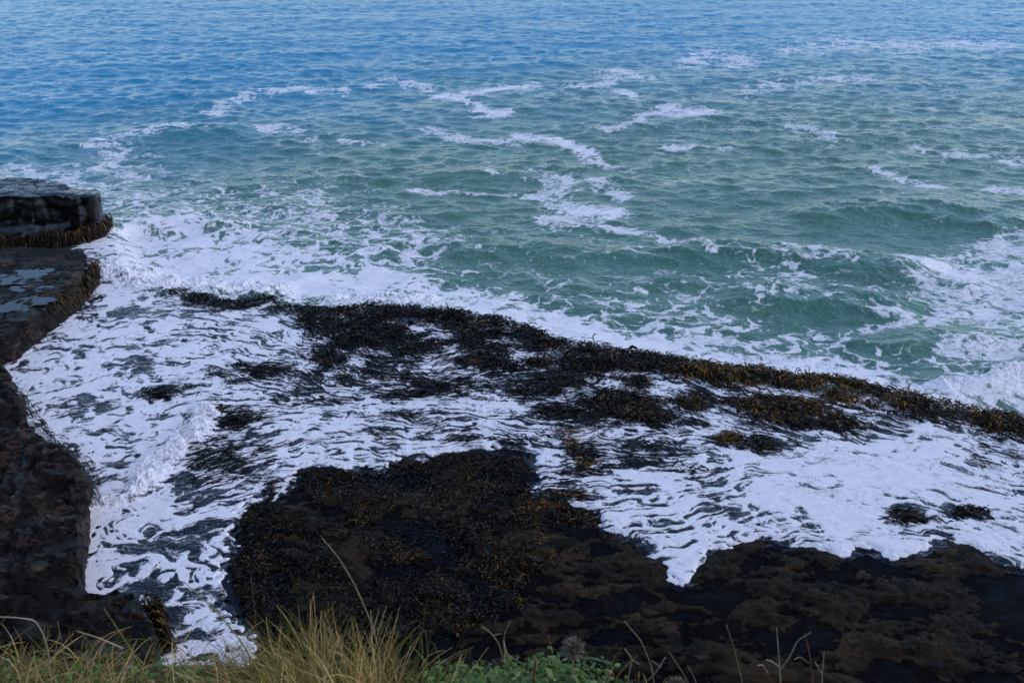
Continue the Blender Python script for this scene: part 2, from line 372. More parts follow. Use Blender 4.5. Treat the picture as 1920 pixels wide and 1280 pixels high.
# sea water and foam
M_sea, nt, water = new_mat("sea_water")
deep = attr(nt, "deep"); foam_a = attr(nt, "foam"); dark_a = attr(nt, "bed")
green = mix_rgb(nt, noise_tex(nt, .12, 2), (.068, .155, .103), (.050, .142, .116))
wc = mix_rgb(nt, deep, green, (.004, .195, .345))
wc = mix_rgb(nt, dark_a, wc, (.010, .012, .020))
nt.links.new(wc, water.inputs["Base Color"])
nt.links.new(ramp(nt, deep, [(0, .11), (1, .24)]), water.inputs["Roughness"]); water.inputs["IOR"].default_value = 1.333
mp = N(nt, "ShaderNodeMapping"); mp.inputs["Scale"].default_value = (.62, 1.0, 1.0); mp.inputs["Rotation"].default_value = (0, 0, .22)
nt.links.new(nt.nodes.new("ShaderNodeNewGeometry").outputs["Position"], mp.inputs["Vector"]); mv = mp.outputs[0]
hb = math_n(nt, 'ADD', math_n(nt, 'MULTIPLY', noise_tex(nt, .8, 4, .62, mv, .4), 2.2), math_n(nt, 'MULTIPLY', noise_tex(nt, 5.0, 3, .6, mv, .3), .45))
bump(nt, hb, .5, .20, water)
foam = N(nt, "ShaderNodeBsdfPrincipled"); foam.inputs["Roughness"].default_value = .75
foam.inputs["Specular IOR Level"].default_value = .25
fine = noise_tex(nt, 5.5, 7, .72, None, .6); fine2 = noise_tex(nt, 30, 3, .65)
fcol = ramp(nt, fine, [(.25, (.66, .65, .69)), (.7, (.82, .80, .83))]); nt.links.new(fcol, foam.inputs["Base Color"])
bump(nt, math_n(nt, 'ADD', fine, math_n(nt, 'MULTIPLY', fine2, .4)), .14, .04, foam)
ff = math_n(nt, 'ADD', foam_a, math_n(nt, 'MULTIPLY', math_n(nt, 'SUBTRACT', math_n(nt, 'ADD', fine, math_n(nt, 'MULTIPLY', fine2, .7)), .85), 1.9))
ff = ramp(nt, ff, [(.18, 0.0), (.80, 1.0)], 'LINEAR')
mx = N(nt, "ShaderNodeMixShader"); nt.links.new(ff, mx.inputs[0]); nt.links.new(water.outputs[0], mx.inputs[1]); nt.links.new(foam.outputs[0], mx.inputs[2])
nt.links.new(mx.outputs[0], nt.nodes["Material Output"].inputs[0])

# tide pools, puddles
M_pool, nt, b = new_mat("pool_water")
b.inputs["Specular IOR Level"].default_value = .26
b.inputs["Base Color"].default_value = (.004, .004, .008, 1); b.inputs["Roughness"].default_value = .06; b.inputs["IOR"].default_value = 1.333
bump(nt, noise_tex(nt, 3.5, 2), .12, .03, b)

M_puddle = M_pool.copy(); M_puddle.name = "puddle_water"; M_puddle.node_tree.nodes["Principled BSDF"].inputs["Specular IOR Level"].default_value = 1.0
M_tide, nt, b = new_mat("tide_pool_water")
b.inputs["Base Color"].default_value = (.003, .003, .007, 1); b.inputs["Roughness"].default_value = .06; b.inputs["Specular IOR Level"].default_value = .22
bump(nt, noise_tex(nt, 3.5, 2), .12, .03, b)
tr = N(nt, "ShaderNodeBsdfTransparent"); tr.inputs[0].default_value = (.55, .55, .62, 1)
mxp = N(nt, "ShaderNodeMixShader"); nt.links.new(ramp(nt, math_n(nt, 'MULTIPLY', attr(nt, "depth"), 6.0), [(0, .0), (1, .96)]), mxp.inputs[0])
nt.links.new(tr.outputs[0], mxp.inputs[1]); nt.links.new(b.outputs[0], mxp.inputs[2]); nt.links.new(mxp.outputs[0], nt.nodes["Material Output"].inputs[0])
def rock_mat(name, stops, sc=1.0, rough=(.35, .7), bstr=.6, flake=(.7, (.05, .036, .028)), spec=.2):
    m, nt, b = new_mat(name)
    n1 = noise_tex(nt, 1.1 * sc, 6, .62, dist=.4); n2 = noise_tex(nt, 6 * sc, 5, .65); n3 = noise_tex(nt, 26 * sc, 3, .6)
    v = math_n(nt, 'ADD', math_n(nt, 'MULTIPLY', n1, .6), math_n(nt, 'MULTIPLY', n2, .4))
    base = ramp(nt, v, stops)
    mp = N(nt, "ShaderNodeMapping"); mp.inputs["Scale"].default_value = (.7, 1.3, 2.5); nt.links.new(nt.nodes.new("ShaderNodeNewGeometry").outputs["Position"], mp.inputs["Vector"])
    fl = noise_tex(nt, 2.6 * sc, 8, .68, mp.outputs[0], .6); fl2 = noise_tex(nt, .35 * sc, 3, .5)
    fm = ramp(nt, math_n(nt, 'ADD', fl, math_n(nt, 'MULTIPLY', math_n(nt, 'SUBTRACT', fl2, .5), .5)), [(.56, 0.0), (.62, flake[0])])
    nt.links.new(mix_rgb(nt, fm, base, flake[1]), b.inputs["Base Color"])
    nt.links.new(ramp(nt, n2, [(.35, rough[0]), (.65, rough[1])]), b.inputs["Roughness"])
    b.inputs["Specular IOR Level"].default_value = spec
    h = math_n(nt, 'ADD', math_n(nt, 'ADD', n2, math_n(nt, 'MULTIPLY', fl, .8)), math_n(nt, 'MULTIPLY', n3, .35)); bump(nt, h, bstr, .16, b)
    return m
M_shelf = rock_mat("shelf_rock", [(.36, (.002, .0014, .001)), (.46, (.006, .004, .002)), (.54, (.020, .0125, .006)), (.66, (.042, .025, .012))], 1.0, (.2, .65), .7, (.70, (.052, .031, .016)), .06)
M_rock = rock_mat("cliff_rock", [(.36, (.003, .0022, .0018)), (.48, (.007, .005, .004)), (.56, (.014, .010, .007)), (.66, (.050, .031, .022))], 1.3, (.12, .75), 1.0, (.85, (.085, .052, .038)), .22)
M_boulder = rock_mat("boulder_rock", [(.32, (.003, .003, .003)), (.5, (.008, .007, .006)), (.7, (.020, .014, .009))], .6, (.03, .28), .3, (.3, (.030, .020, .012)), .8)
M_earth = rock_mat("cliff_earth", [(.3, (.010, .008, .005)), (.5, (.030, .022, .012)), (.7, (.06, .045, .025))], 1.5, (.7, .9))

def blade_mat(name, stops, along=None, rough=.35, spec=.5, trans=0.0):
    m, nt, b = new_mat(name)
    c = ramp(nt, attr(nt, "tint"), stops)
    if along: c = mix_rgb(nt, ramp(nt, attr(nt, "along"), [(.45, 0.0), (1.0, .8)]), c, along)
    nt.links.new(c, b.inputs["Base Color"]); b.inputs["Roughness"].default_value = rough; b.inputs["Specular IOR Level"].default_value = spec
    return m
M_kelp = blade_mat("kelp_blade", [(0, (.004, .003, .003)), (.5, (.010, .007, .004)), (.72, (.026, .013, .004)), (.92, (.085, .042, .006)), (1, (.18, .09, .012))], None, .36, .16)
M_strand = blade_mat("kelp_strand", [(0, (.004, .004, .005)), (.7, (.010, .008, .006)), (1, (.05, .026, .008))], None, .5, .12)
M_grass = blade_mat("grass_blade", [(0, (.03, .065, .005)), (.30, (.12, .125, .014)), (.58, (.27, .18, .05)), (1, (.62, .43, .19))], None, .6, .2)
M_leaf = blade_mat("leaf", [(0, (.018, .05, .006)), (.55, (.075, .15, .018)), (.85, (.15, .18, .03)), (1, (.28, .14, .03))], None, .5, .3)
def plain(name, col, rough=.7):
    m, nt, b = new_mat(name)
    n = noise_tex(nt, 30, 3); nt.links.new(mix_rgb(nt, n, tuple(c * .6 for c in col), tuple(min(1, c * 1.3) for c in col)), b.inputs["Base Color"])
    b.inputs["Roughness"].default_value = rough; return m
M_dry = plain("dry_stem", (.30, .22, .13)); M_pale = plain("pale_stem", (.34, .28, .20)); M_brown = plain("brown_stem", (.17, .085, .035)); M_gstem = plain("green_stem", (.20, .20, .04))
M_head = plain("seed_head", (.17, .125, .09))

# ------------------------------------------------------------------ sea, surf and wash: one survey grid, split by region
WASH = 0.40
def build_water():
    st = 1.15
    pxs = np.concatenate([np.arange(-600, -50, 14), np.arange(-50, 1970, st), np.arange(1970, 2530, 14)])
    pys = np.concatenate([np.arange(1320, -160, -st), [-175, -190, -205, -218, -228, -235, -240]])
    PX, PY = np.meshgrid(pxs, pys); nr, nc = PX.shape
    P = unproject(PX.ravel(), PY.ravel(), 0.0)
    x, y = P[:, 0].astype(F32), P[:, 1].astype(F32)
    sp_y = np.abs(np.gradient(y.reshape(nr, nc), axis=0)).ravel().astype(F32); sp_x = np.abs(np.gradient(x.reshape(nr, nc), axis=1)).ravel().astype(F32)
    px, py = PX.ravel().astype(F32), PY.ravel().astype(F32)
    for _ in range(3):
        lev = WASH * sample(shelf_m, px, py)
        px, py = project(x, y, lev)
    sh = sample(shelf_m, px, py)
    # ragged outer edge of the wash
    lj = 1 + 2.2 * sstep(620, 500, px)
    jx = px + lj * (9 * fbm(x * 1.6, y * 1.6, 4, 5) + 5 * perlin(x * 6, y * 6, 8)); jy = py + lj * (7 * fbm(x * 1.6, y * 1.6, 4, 15) + 4 * perlin(x * 6, y * 6, 18))
    foam_e = sample(blur(wet_m, 5), jx, jy); wet = sstep(.10, .22, sample(blur(wet_m, 14), jx, jy))
    dist = np.hypot(x, y)
    # ---- open-water waves
    z = np.zeros_like(x); dx = np.zeros_like(x); dy = np.zeros_like(x)
    wr = np.random.default_rng(11)
    far = 1 / (1 + .7 * (dist / 95) ** 2)
    gust = .85 + 1.0 * fbm(x / 19, y / 11, 3, 41)
    nw = 96
    for k in range(nw):
        lam = .6 * (15 / .6) ** (k / (nw - 1)) * wr.uniform(.93, 1.07)
        th = math.radians(-90 + 14) + wr.normal() * (.5 if lam < 5 else .34)
        kx, ky = 2 * math.pi / lam * math.cos(th), 2 * math.pi / lam * math.sin(th)
        amp = lam / (2 * math.pi) * (.033 if lam < 2.2 else .022 if lam < 4 else .014 if lam < 7 else .009)
        m = (kx != 0)
        lim = np.clip((lam / np.maximum(sp_y * abs(math.sin(th)), sp_x) - 2.0) / 2.0, 0, 1)
        ph = kx * x + ky * y + wr.uniform(0, 6.28)
        g = gust if lam < 5 else 1
        a = amp * lim * g * far
        z += a * np.cos(ph); s = np.sin(ph) * a
        dx -= s * math.cos(th) * .9; dy -= s * math.sin(th) * .9
    chop = 1 - np.abs(perlin(x * .55 + .8 * dx, y * .9, 61)) * 2
    z += .07 * chop * np.clip(2.5 / (sp_y + .4) - .6, 0, 1)
    open_w = 1 - sh
    calm = 1 - .35 * np.clip(1 - (dist - 28) / 40, 0, 1)
    sw = sample(swell, px, py); pl = sample(plume, px, py)
    zz = z * open_w * calm + lev + sw * (1 + .25 * fbm(x * 1.3, y * 1.3, 3, 71)) + pl * np.clip(.7 + 2.0 * fbm(x * 1.4, y * 1.4, 5, 72, .7), 0, 2.2)
    # ---- foam pattern
    c = sample(cov, px, py) * sstep(.34, .72, foam_e + .22 * perlin(x * 9, y * 9, 17))
    ax, ay = flow_world(x, y, lev, px, py)
    w1 = fbm(x * .5, y * .5, 3, 21); w2 = fbm(x * .5, y * .5, 3, 24)
    qx, qy = x + 1.3 * w1 + .3 * perlin(x * 2.2, y * 2.2, 30), y + 1.3 * w2 + .3 * perlin(x * 2.2, y * 2.2, 33)
    al, ac = qx * ax + qy * ay, 0
    f1, f2 = worley(qx * .85, qy * 1.15, 1); g1, g2 = worley(qx * 2.6, qy * 3.2, 2)
    size = np.clip(.75 + .9 * fbm(x * .35, y * .35, 2, 51), .2, 1.5)
    web = -np.minimum((f2 - f1) * size, (g2 - g1) * .9 + .10)
    cell = uniform(web + .16 * fbm(x * 3, y * 3, 3, 35))
    soft = uniform(fbm(qx * .8, qy * 1.4, 5, 37, .6))
    h1, _h = worley(qx * 1.55 + .25 * w1, qy * 1.9, 5); h2, _h = worley(qx * 3.4, qy * 4.0, 6)
    hole = uniform(np.minimum(h1 * np.clip(1.0 + 1.9 * fbm(x * .6, y * .6, 3, 52), .3, 2.6), h2 * 1.1 + .12) + .07 * fbm(x * 5, y * 5, 2, 53))
    streaky = uniform(fbm(qx * .55, qy * 1.25, 5, 38, .62))
    hm = sample(hole_m, px, py); om = np.clip(1 - sh - sample(blur(surf_m, 40), px, py), 0, 1) * sstep(38, 55, dist)
    vcell = uniform(.62 * cell + .38 * soft) * (1 - om) + uniform(.25 * cell + .75 * streaky) * om
    vcell = vcell * (1 - hm) + uniform(.5 * hole + .25 * cell + .35 * soft) * hm
    # streaks: noise smeared along the run of the water
    need = sample(strk, px, py) > .02
    xi, yi, axi, ayi = qx[need] * .35 + x[need] * .65, qy[need] * .35 + y[need] * .65, ax[need], ay[need]
    acc = 0; accb = 0; W = 0; wob = .9 * perlin(x[need] * 1.1, y[need] * 1.1, 44) + .5 * perlin(x[need] * 2.7, y[need] * 2.7, 46)
    for k in range(-17, 18):
        w = 1 - abs(k) / 18.0; s = k * .042
        bx, by = xi + axi * s - ayi * wob * s * abs(s) * .9, yi + ayi * s + axi * wob * s * abs(s) * .9
        acc = acc + w * perlin(bx * 10.5, by * 10.5, 81); accb = accb + w * perlin(bx * 4.2, by * 4.2, 83); W += w
    vs_ = uniform(uniform(acc) * .95 + uniform(accb) * .70 + .55 * soft[need] + .22 * cell[need] + .22 * uniform(fbm(x[need] * 5, y[need] * 8, 4, 47, .65)))
    V = vcell.copy(); sk = sample(strk, px, py)[need] * np.clip(.72 + 1.3 * fbm(x[need] * .35, y[need] * .5, 3, 49), .6, 1)
    V[need] = uniform(vcell) [need] * (1 - sk) + vs_ * sk
    th = 1 - c
    bw = .17 + .17 * om - .05 * sample(strk, px, py)
    foamv = sstep(-bw, bw, V - th) * np.clip(c * 8 - .05, 0, 1)
    foamv = np.where(c > .9, np.maximum(foamv, sstep(.9, .97, c) * (.52 + .3 * soft)), foamv)
    # thin residual film round the lace, and scattered flecks far out
    foamv = np.maximum(foamv, .42 * sstep(-.32, .05, V - th) * sstep(.1, .5, c))
    foamv = foamv * (.68 + .32 * np.maximum(sh, sample(blur(surf_m, 30), px, py)) + .25 * sstep(.75, .95, c) * open_w) * (.80 + .25 * soft)
    fleck = sstep(.90, .99, uniform(fbm(x * .55, y * .9, 4, 91, .6)) ) * sstep(.3, .7, (z - z.min()) / (z.max() - z.min())) * .35
    foamv = np.maximum(foamv, fleck * open_w * (dist < 75))
    zz = zz + foamv * .014 + sh * (.022 * fbm(qx * .9, qy * .9, 3, 93))
    if True:
        zs = np.zeros_like(x); zs[need] = (vs_ - .5) * .018 * sk; zz += zs
    # edge of the wash thins down onto the rock
    wl = sample(blur(wet_m, 10), jx, jy); zz = np.where(sh > .9, zz - .05 * (1 - sstep(.5, .95, wl)), zz)
    deepv = sstep(46, 92, dist + 9 * fbm(x / 14, y / 14, 3, 95) - x * .45)
    bedv = sh * np.clip(.85 + .15 * sk_full(sample(strk, px, py)) + .38 * hm + 1.2 * sstep(.95, .6, foam_e), 0, 1)
    Vv = np.stack([x + dx * open_w * calm, y + dy * open_w * calm, zz], -1)
    Fq = grid_faces(nr, nc)
    # normals of the whole sheet, so the two pieces shade without a seam
    G = Vv.reshape(nr, nc, 3); du = np.gradient(G, axis=1); dv = np.gradient(G, axis=0)
    nrm = np.cross(du, dv).reshape(-1, 3); nrm *= np.sign(nrm[:, 2:3] + 1e-12); nrm = unit(nrm)
    keep = (wet[Fq] > .5).all(1)
    reg = np.maximum(sh, sample(blur(surf_m, 6), px, py)); reg = reg + .18 * fbm(x * .6, y * .6, 3, 97)
    foamface = (reg[Fq].mean(1) > .5)
    at = {"foam": foamv, "deep": deepv, "bed": bedv}
    out = []
    for nm, sel in (("sea", keep & ~foamface), ("surf_foam", keep & foamface)):
        v, f, a, nn = compact(Vv, Fq[sel], at, nrm)
        me = mesh_np(nm, v, f, True, a)
        me.normals_split_custom_set_from_vertices(nn.astype(F32))
        out.append(link(nm, me, M_sea))
    tag(out[0], kind="structure"); tag(out[1], "white surf foam streaming over the kelp ridge and rock shelf", "foam", kind="stuff")
    return out
def sk_full(s): return s
_inlet = blob(250, 880, 220, 60) * 0 + blur(poly_mask([(-300, 600), (250, 560), (320, 700), (300, 860), (220, 960), (-300, 900)]), 40)
def blob_at(px, py): return sample(_inlet, px, py)
build_water()

# ------------------------------------------------------------------ rock shelf (terrain under the wash, dry in front)
DRY = 0.40
ridge_up = blur(stroke(RIDGE + [], 34, 1, 1.9), 6)
wet_b = blur(wet_m, 40)
chan = blur(poly_mask([(-600, 600), (200, 560), (330, 760), (330, 900), (430, 960), (405, 1100), (470, 1200), (450, 1320), (-600, 1320)]), 12)
out_m = 1 - shelf_m
bedhi = blur(poly_mask([(545, 890), (700, 868), (850, 848), (1000, 845), (1030, 940), (1130, 965), (1110, 1000), (1000, 1060), (980, 1140), (850, 1180), (600, 1190), (420, 1140), (430, 1050), (470, 950)]), 16)
def terrain(x, y, px, py):
    wb = sample(wet_b, px, py); s = sstep(.50, .95, wb)
    rough = fbm(x * .5, y * .85, 7, 101, .66) * .22 + .05 * np.abs(fbm(x * 1.8, y * 2.4, 4, 104)) + .02 * fbm(x * 7, y * 7, 3, 107)
    edge = .55 + .45 * (1 - sstep(.2, .5, wb)) 
    z = DRY - .05 + rough * edge
    z = z * (1 - s) + (.12 + rough * .8) * s
    z = z + sample(ridge_up, px, py) * (.20 + .25 * fbm(x * .6, y * .6, 3, 111))
    jx = px + 30 * fbm(x * .9, y * .9, 4, 161); jy = py + 20 * fbm(x * .9, y * .9, 4, 163)
    z = z - sample(chan, jx, jy) * 1.2 - sample(out_m, px, py) * 1.8
    return z
def build_shelf():
    st = 2.6
    pxs = np.concatenate([np.arange(-600, -50, 16), np.arange(-50, 1970, st), np.arange(1970, 2530, 16)]); pys = np.concatenate([[1900, 1700, 1600, 1500, 1420], np.arange(1360, 480, -st)])
    PX, PY = np.meshgrid(pxs, pys); P = unproject(PX.ravel(), PY.ravel(), .38)
    x, y = P[:, 0].astype(F32), P[:, 1].astype(F32); px, py = PX.ravel(), PY.ravel()
    z = terrain(x, y, px, py)
    V = np.stack([x, y, z], -1); Fq = grid_faces(*PX.shape)
    o = link("rock_shelf", mesh_np("rock_shelf", V, Fq, True), M_shelf); tag(o, kind="structure")
    # still water in the hollows of the dry part
    wet = sample(wet_m, px, py)
    sel = (sample(chan, px, py)[Fq].max(1) < .3) & (wet[Fq].max(1) < .35) & ((z[Fq].min(1)) < DRY - .040)
    V2 = V.copy(); V2[:, 2] = DRY - .049
    v, f, a_ = compact(V2, Fq[sel], {"depth": np.clip(DRY - .049 - z, 0, 1)})
    o = link("tide_pool_water", mesh_np("tide_pool_water", v, f, True, a_), M_tide); tag(o, kind="structure")
build_shelf()
def terr_at(px, py):
    P = unproject(px, py, .38); x, y = P[:, 0], P[:, 1]; z = terrain(x, y, px, py)
    return x, y, z

# ------------------------------------------------------------------ kelp
def sample_pts(mask, n, r):
    """n random page points where mask is high"""
    yy, xx = np.nonzero(mask > .01); w = mask[yy, xx].astype(float)
    # even per square metre of ground, not per pixel
    dpt = 1.0 / np.maximum((np.radians(25.5) + np.arctan((gyp[yy, xx] - 640) / FPX)), .05); w = w * dpt ** 2.2
    i = r.choice(len(xx), n, p=w / w.sum())
    return gxp[yy[i], xx[i]] + r.uniform(-1, 1, n) * MST, gyp[yy[i], xx[i]] + r.uniform(-1, 1, n) * MST
def kelp_blades(px, py, r, ln=(.18, .5), wd=(.018, .045), up=.9, tint_fn=None, flow=.5, zmin=None, droop=.9, S=6, jitter=.12, base=None):
    n = len(px)
    if base is None:
        x, y, z = terr_at(px, py)
        if zmin is not None: z = np.maximum(z, zmin - .06)
    else: x, y, z = base
    fx, fy = flow_world(x, y, .4, px, py)
    P = np.zeros((n, S, 3)); P[:, 0] = np.stack([x + r.normal(0, jitter, n), y + r.normal(0, jitter, n), z], -1)
    L = r.uniform(*ln, n); a = r.uniform(0, 6.283, n)
    d = unit(np.stack([np.cos(a) * .8, np.sin(a) * .8, np.full(n, up) * r.uniform(.5, 1.2, n)], -1))
    fl = np.stack([fx, fy, np.zeros(n)], -1) * r.uniform(.4, 1.2, n)[:, None]
    for k in range(1, S):
        s = k / (S - 1)
        d = unit(d + flow * fl * s + np.array([0, 0, -droop]) * s * r.uniform(.5, 1.3, n)[:, None] + r.normal(0, .14, (n, 3)))
        P[:, k] = P[:, k - 1] + d * (L / (S - 1))[:, None]
        fl_ = z - .04; P[:, k, 2] = np.maximum(P[:, k, 2], fl_)
    T = unit(np.gradient(P, axis=1)); sd = unit(np.cross(T, unit(r.normal(size=(n, 1, 3)) + np.array([0, 0, 1.2]))))
    W = r.uniform(*wd, n)[:, None] * np.array([.55, .9, 1, 1, .8, .35])[None, :S]
    t = np.clip((tint_fn(px, py, x, y) if tint_fn is not None else .5) + r.normal(0, .16, n), 0, 1)
    return P, sd, W, t
def amber(px, py, x, y):
    return .22 + .50 * sstep(850, 1500, px) + .30 * fbm(x * .7, y * .7, 3, 121) + .18 * perlin(x * 2.5, y * 2.5, 124)
ridge_k = blur(poly_mask([(560, 590), (600, 585), (640, 578), (720, 574), (850, 584), (950, 604), (1040, 640), (1150, 655), (1250, 668), (1320, 680), (1372, 702),
    (1340, 742), (1290, 738), (1200, 722), (1090, 705), (1000, 688), (960, 668), (870, 640), (830, 618), (780, 640), (700, 648), (640, 660), (600, 640), (570, 620)]), 4)
ridge_k = np.maximum(ridge_k, stroke([(1380, 708), (1420, 707), (1500, 716), (1580, 728), (1640, 736), (1700, 750), (1760, 766), (1840, 782), (1930, 810), (2100, 860)], 20, .5, 1.7))
ridge_k = np.maximum(ridge_k, .8 * blur(poly_mask([(1320, 710), (1380, 730), (1450, 745), (1560, 765), (1610, 800), (1540, 812), (1440, 792), (1390, 770), (1330, 745)]), 5))
ridge_k = np.maximum(ridge_k, .45 * stroke([(1560, 745), (1680, 760), (1760, 780), (1850, 800), (1930, 830)], 14, .7, 1.7))
ridge_k = np.maximum(ridge_k, .75 * stroke([(330, 554), (420, 562), (500, 568), (590, 585)], 16, .8, 2.))
_wr = unproject(gxp.ravel(), np.maximum(gyp.ravel(), 200), .6)
_nr = fbm(_wr[:, 0] * .8, _wr[:, 1] * .8, 4, 137).reshape(gxp.shape)
_top = stroke([(p[0], p[1] + 12) for p in RIDGE[3:]], 36, .6, 2.0)
_nm = fbm(_wr[:, 0] * .55, _wr[:, 1] * 1.1, 4, 138).reshape(gxp.shape)
_mid = blur(poly_mask([(930, 680), (1010, 692), (1100, 712), (1260, 735), (1330, 745), (1300, 790), (1230, 815), (1120, 800), (1010, 790), (960, 760)]), 10)
_mid2 = blur(poly_mask([(560, 640), (700, 650), (880, 640), (960, 680), (900, 730), (700, 720), (600, 690)]), 10)
ridge_k = np.maximum(ridge_k * np.clip(sstep(-.06, .12, .6 * _nr + .6 * _nm) + .6 * _top * sstep(-.42, -.22, _nr), 0, 1), np.maximum(.75 * _mid * sstep(.05, .15, _nm), .7 * _mid2 * sstep(.10, .2, _nm)))
def py_of(cy, cx): return 1.5 * sample(_top, cx, cy)
def build_ridge_kelp():
    r = np.random.default_rng(21)
    # tufts: blades share a base so the mass reads as clumps
    cx, cy = sample_pts(ridge_k, 5200, r); k = 8
    px = np.repeat(cx, k); py = np.repeat(cy, k)
    x, y, z = terr_at(cx, cy); z = np.maximum(z, WASH - .02) + sample(ridge_k, cx, cy) * (.12 + .30 * np.clip(fbm(x * .8, y * .8, 3, 133), -.3, 1) * (py_of(cy, cx)))
    base = tuple(np.repeat(a, k) for a in (x, y, z))
    tn = np.repeat(np.clip(amber(cx, cy, x, y) + .35 * fbm(x * 1.1, y * 1.1, 3, 139) + r.normal(0, .16, len(cx)), 0, 1), k)
    P, sd, W, t = kelp_blades(px, py, r, (.09, .27), (.014, .042), .55, lambda *a: tn, .6, None, .7, 6, .10, base)
    sc = np.repeat(np.exp(r.normal(0, .28, len(cx))), k)[:, None, None]; P = P[:, :1] + (P - P[:, :1]) * sc; W = W * np.sqrt(sc[:, :, 0])
    o = link("ridge_kelp", ribbons(P, sd, W, t, "ridge_kelp"), M_kelp)
    tag(o, "dark matted kelp covering the long rock ridge below the surf", "kelp", kind="stuff")
build_ridge_kelp()
bed_k = blur(poly_mask([(548, 892), (600, 875), (700, 875), (850, 852), (1000, 846), (1005, 880), (970, 912), (1020, 940), (1060, 950), (1040, 985), (960, 985), (930, 1010), (1000, 1060),
    (980, 1130), (860, 1190), (600, 1210), (430, 1150), (420, 1100), (440, 1040), (465, 960), (500, 932), (545, 928)]), 6)
for a in [(610, 965, 55, 22), (735, 968, 40, 24), (655, 1030, 38, 34), (585, 1092, 45, 14), (660, 1085, 40, 14), (560, 1150, 60, 12), (870, 1075, 50, 22), (690, 1118, 40, 8), (920, 960, 45, 8)]:
    bed_k *= 1 - np.clip(1.4 * blob(*a), 0, 1)
bed_k = np.maximum(bed_k, .9 * stroke([(1000, 975), (1040, 965), (1110, 970)], 26, .6, 1.6))
bed_k = np.maximum(bed_k, .7 * blob(980, 990, 40, 25)); bed_k = np.maximum(bed_k, .5 * stroke([(880, 1130), (960, 1100), (1000, 1050)], 30, .8, 1.4))
_w = unproject(gxp.ravel(), np.maximum(gyp.ravel(), 200), .38); _n = fbm(_w[:, 0] * .9, _w[:, 1] * .9, 4, 135).reshape(gxp.shape)
bed_k = bed_k * sstep(-.22, .12, _n + .25 * blur(bed_k, 60) - .05)
def build_bed_kelp():
    r = np.random.default_rng(22)
    cx, cy = sample_pts(bed_k, 3600, r); k = 8
    x, y, z = terr_at(cx, cy)
    ok = z > DRY - .12
    tn = np.clip(.36 + .75 * fbm(x * .9, y * .9, 3, 131) + r.normal(0, .13, len(cx)) + .25 * sstep(880, 1000, cx), 0, 1)
    px = np.repeat(cx, k); py = np.repeat(cy, k); base = tuple(np.repeat(a, k) for a in (x, y, np.maximum(z, DRY - .08)))
    P, sd, W, t = kelp_blades(px, py, r, (.08, .26), (.012, .032), .5, lambda *a: np.repeat(tn, k), .15, None, .8, 6, .07, base)
    o = link("kelp_bed", ribbons(P, sd, W, t, "kelp_bed"), M_kelp)
    tag(o, "brown amber tipped kelp bed spread over the dark shelf and pools", "kelp", kind="stuff")
build_bed_kelp()
# long strands combed out by the running wash
str_m = np.zeros(gxp.shape, F32)
for cx, cy, rx, ry, v in [(700, 650, 110, 26, 1), (860, 650, 110, 26, .9), (640, 700, 110, 26, .6), (820, 720, 130, 26, .6), (1000, 710, 90, 26, 1), (1090, 770, 100, 26, 1), (1210, 780, 90, 26, .55), (1150, 850, 110, 30, .5),
    (1330, 750, 90, 22, .7), (1450, 770, 90, 22, .9), (1400, 830, 70, 18, .6), (1570, 790, 70, 16, .7), (1720, 780, 110, 10, .6), (1880, 815, 60, 14, .7), (1860, 860, 60, 20, .35),
    (400, 860, 75, 45, .7), (440, 785, 40, 14, 1), (440, 700, 55, 16, .8), (560, 745, 70, 9, .6), (300, 738, 45, 9, .8), (780, 810, 110, 10, .5), (900, 822, 90, 9, .7), (720, 780, 140, 14, .3),
    (1810, 962, 50, 7, .8), (1690, 965, 36, 11, .6), (490, 915, 60, 9, .6), (1260, 880, 70, 14, .35), (620, 620, 60, 30, .6), (960, 835, 60, 8, .6), (380, 570, 80, 10, .4), (1060, 900, 30, 30, .5)]:
    str_m = np.maximum(str_m, v * blob(cx, cy, rx, ry))
str_m *= (wet_m > .5)
def build_strands():
    r = np.random.default_rng(23)
    cx, cy = sample_pts(np.where(str_m > .12, str_m, 0), 1500, r); k = 4
    px = np.repeat(cx, k); py = np.repeat(cy, k); n = len(px)
    P0 = unproject(px, py, WASH + .03); S = 9
    P = np.zeros((n, S, 3)); P[:, 0] = P0 + np.stack([r.normal(0, .12, n), r.normal(0, .12, n), np.zeros(n)], -1)
    L = r.uniform(.25, .9, n); bend = r.normal(0, .8, n); sink = r.normal(0, .025, n); hmp = r.uniform(1, 3, n)
    for q in range(1, S):
        qx, qy = project(P[:, q - 1, 0], P[:, q - 1, 1], P[:, q - 1, 2]); fx, fy = flow_world(P[:, q - 1, 0], P[:, q - 1, 1], P[:, q - 1, 2], qx, qy)
        ang = bend * math.sin(q * 1.1) * .5 + r.normal(0, .12, n); c, s = np.cos(ang), np.sin(ang)
        P[:, q, 0] = P[:, q - 1, 0] + (fx * c - fy * s) * L / (S - 1); P[:, q, 1] = P[:, q - 1, 1] + (fx * s + fy * c) * L / (S - 1)
        P[:, q, 2] = WASH + .005 + sink + .05 * np.sin(np.pi * q / S * hmp) + r.normal(0, .012, n)
    T = unit(np.gradient(P, axis=1)); sd = unit(np.cross(T, np.array([0, 0, 1.0]) + r.normal(0, .25, (n, 1, 3))))
    W = r.uniform(.018, .05, n)[:, None] * np.array([.6, 1, 1, 1, 1, .9, .8, .6, .25])[None]
    t = np.clip(.25 + .35 * sstep(1000, 1700, px) + .4 * fbm(P0[:, 0] * .5, P0[:, 1] * .5, 2, 141) + r.normal(0, .18, n), 0, 1)
    o = link("kelp_strands", ribbons(P, sd, W, t, "kelp_strands"), M_strand)
    tag(o, "loose dark kelp fronds combed out flat in the streaming foam", "kelp", kind="stuff")
build_strands()
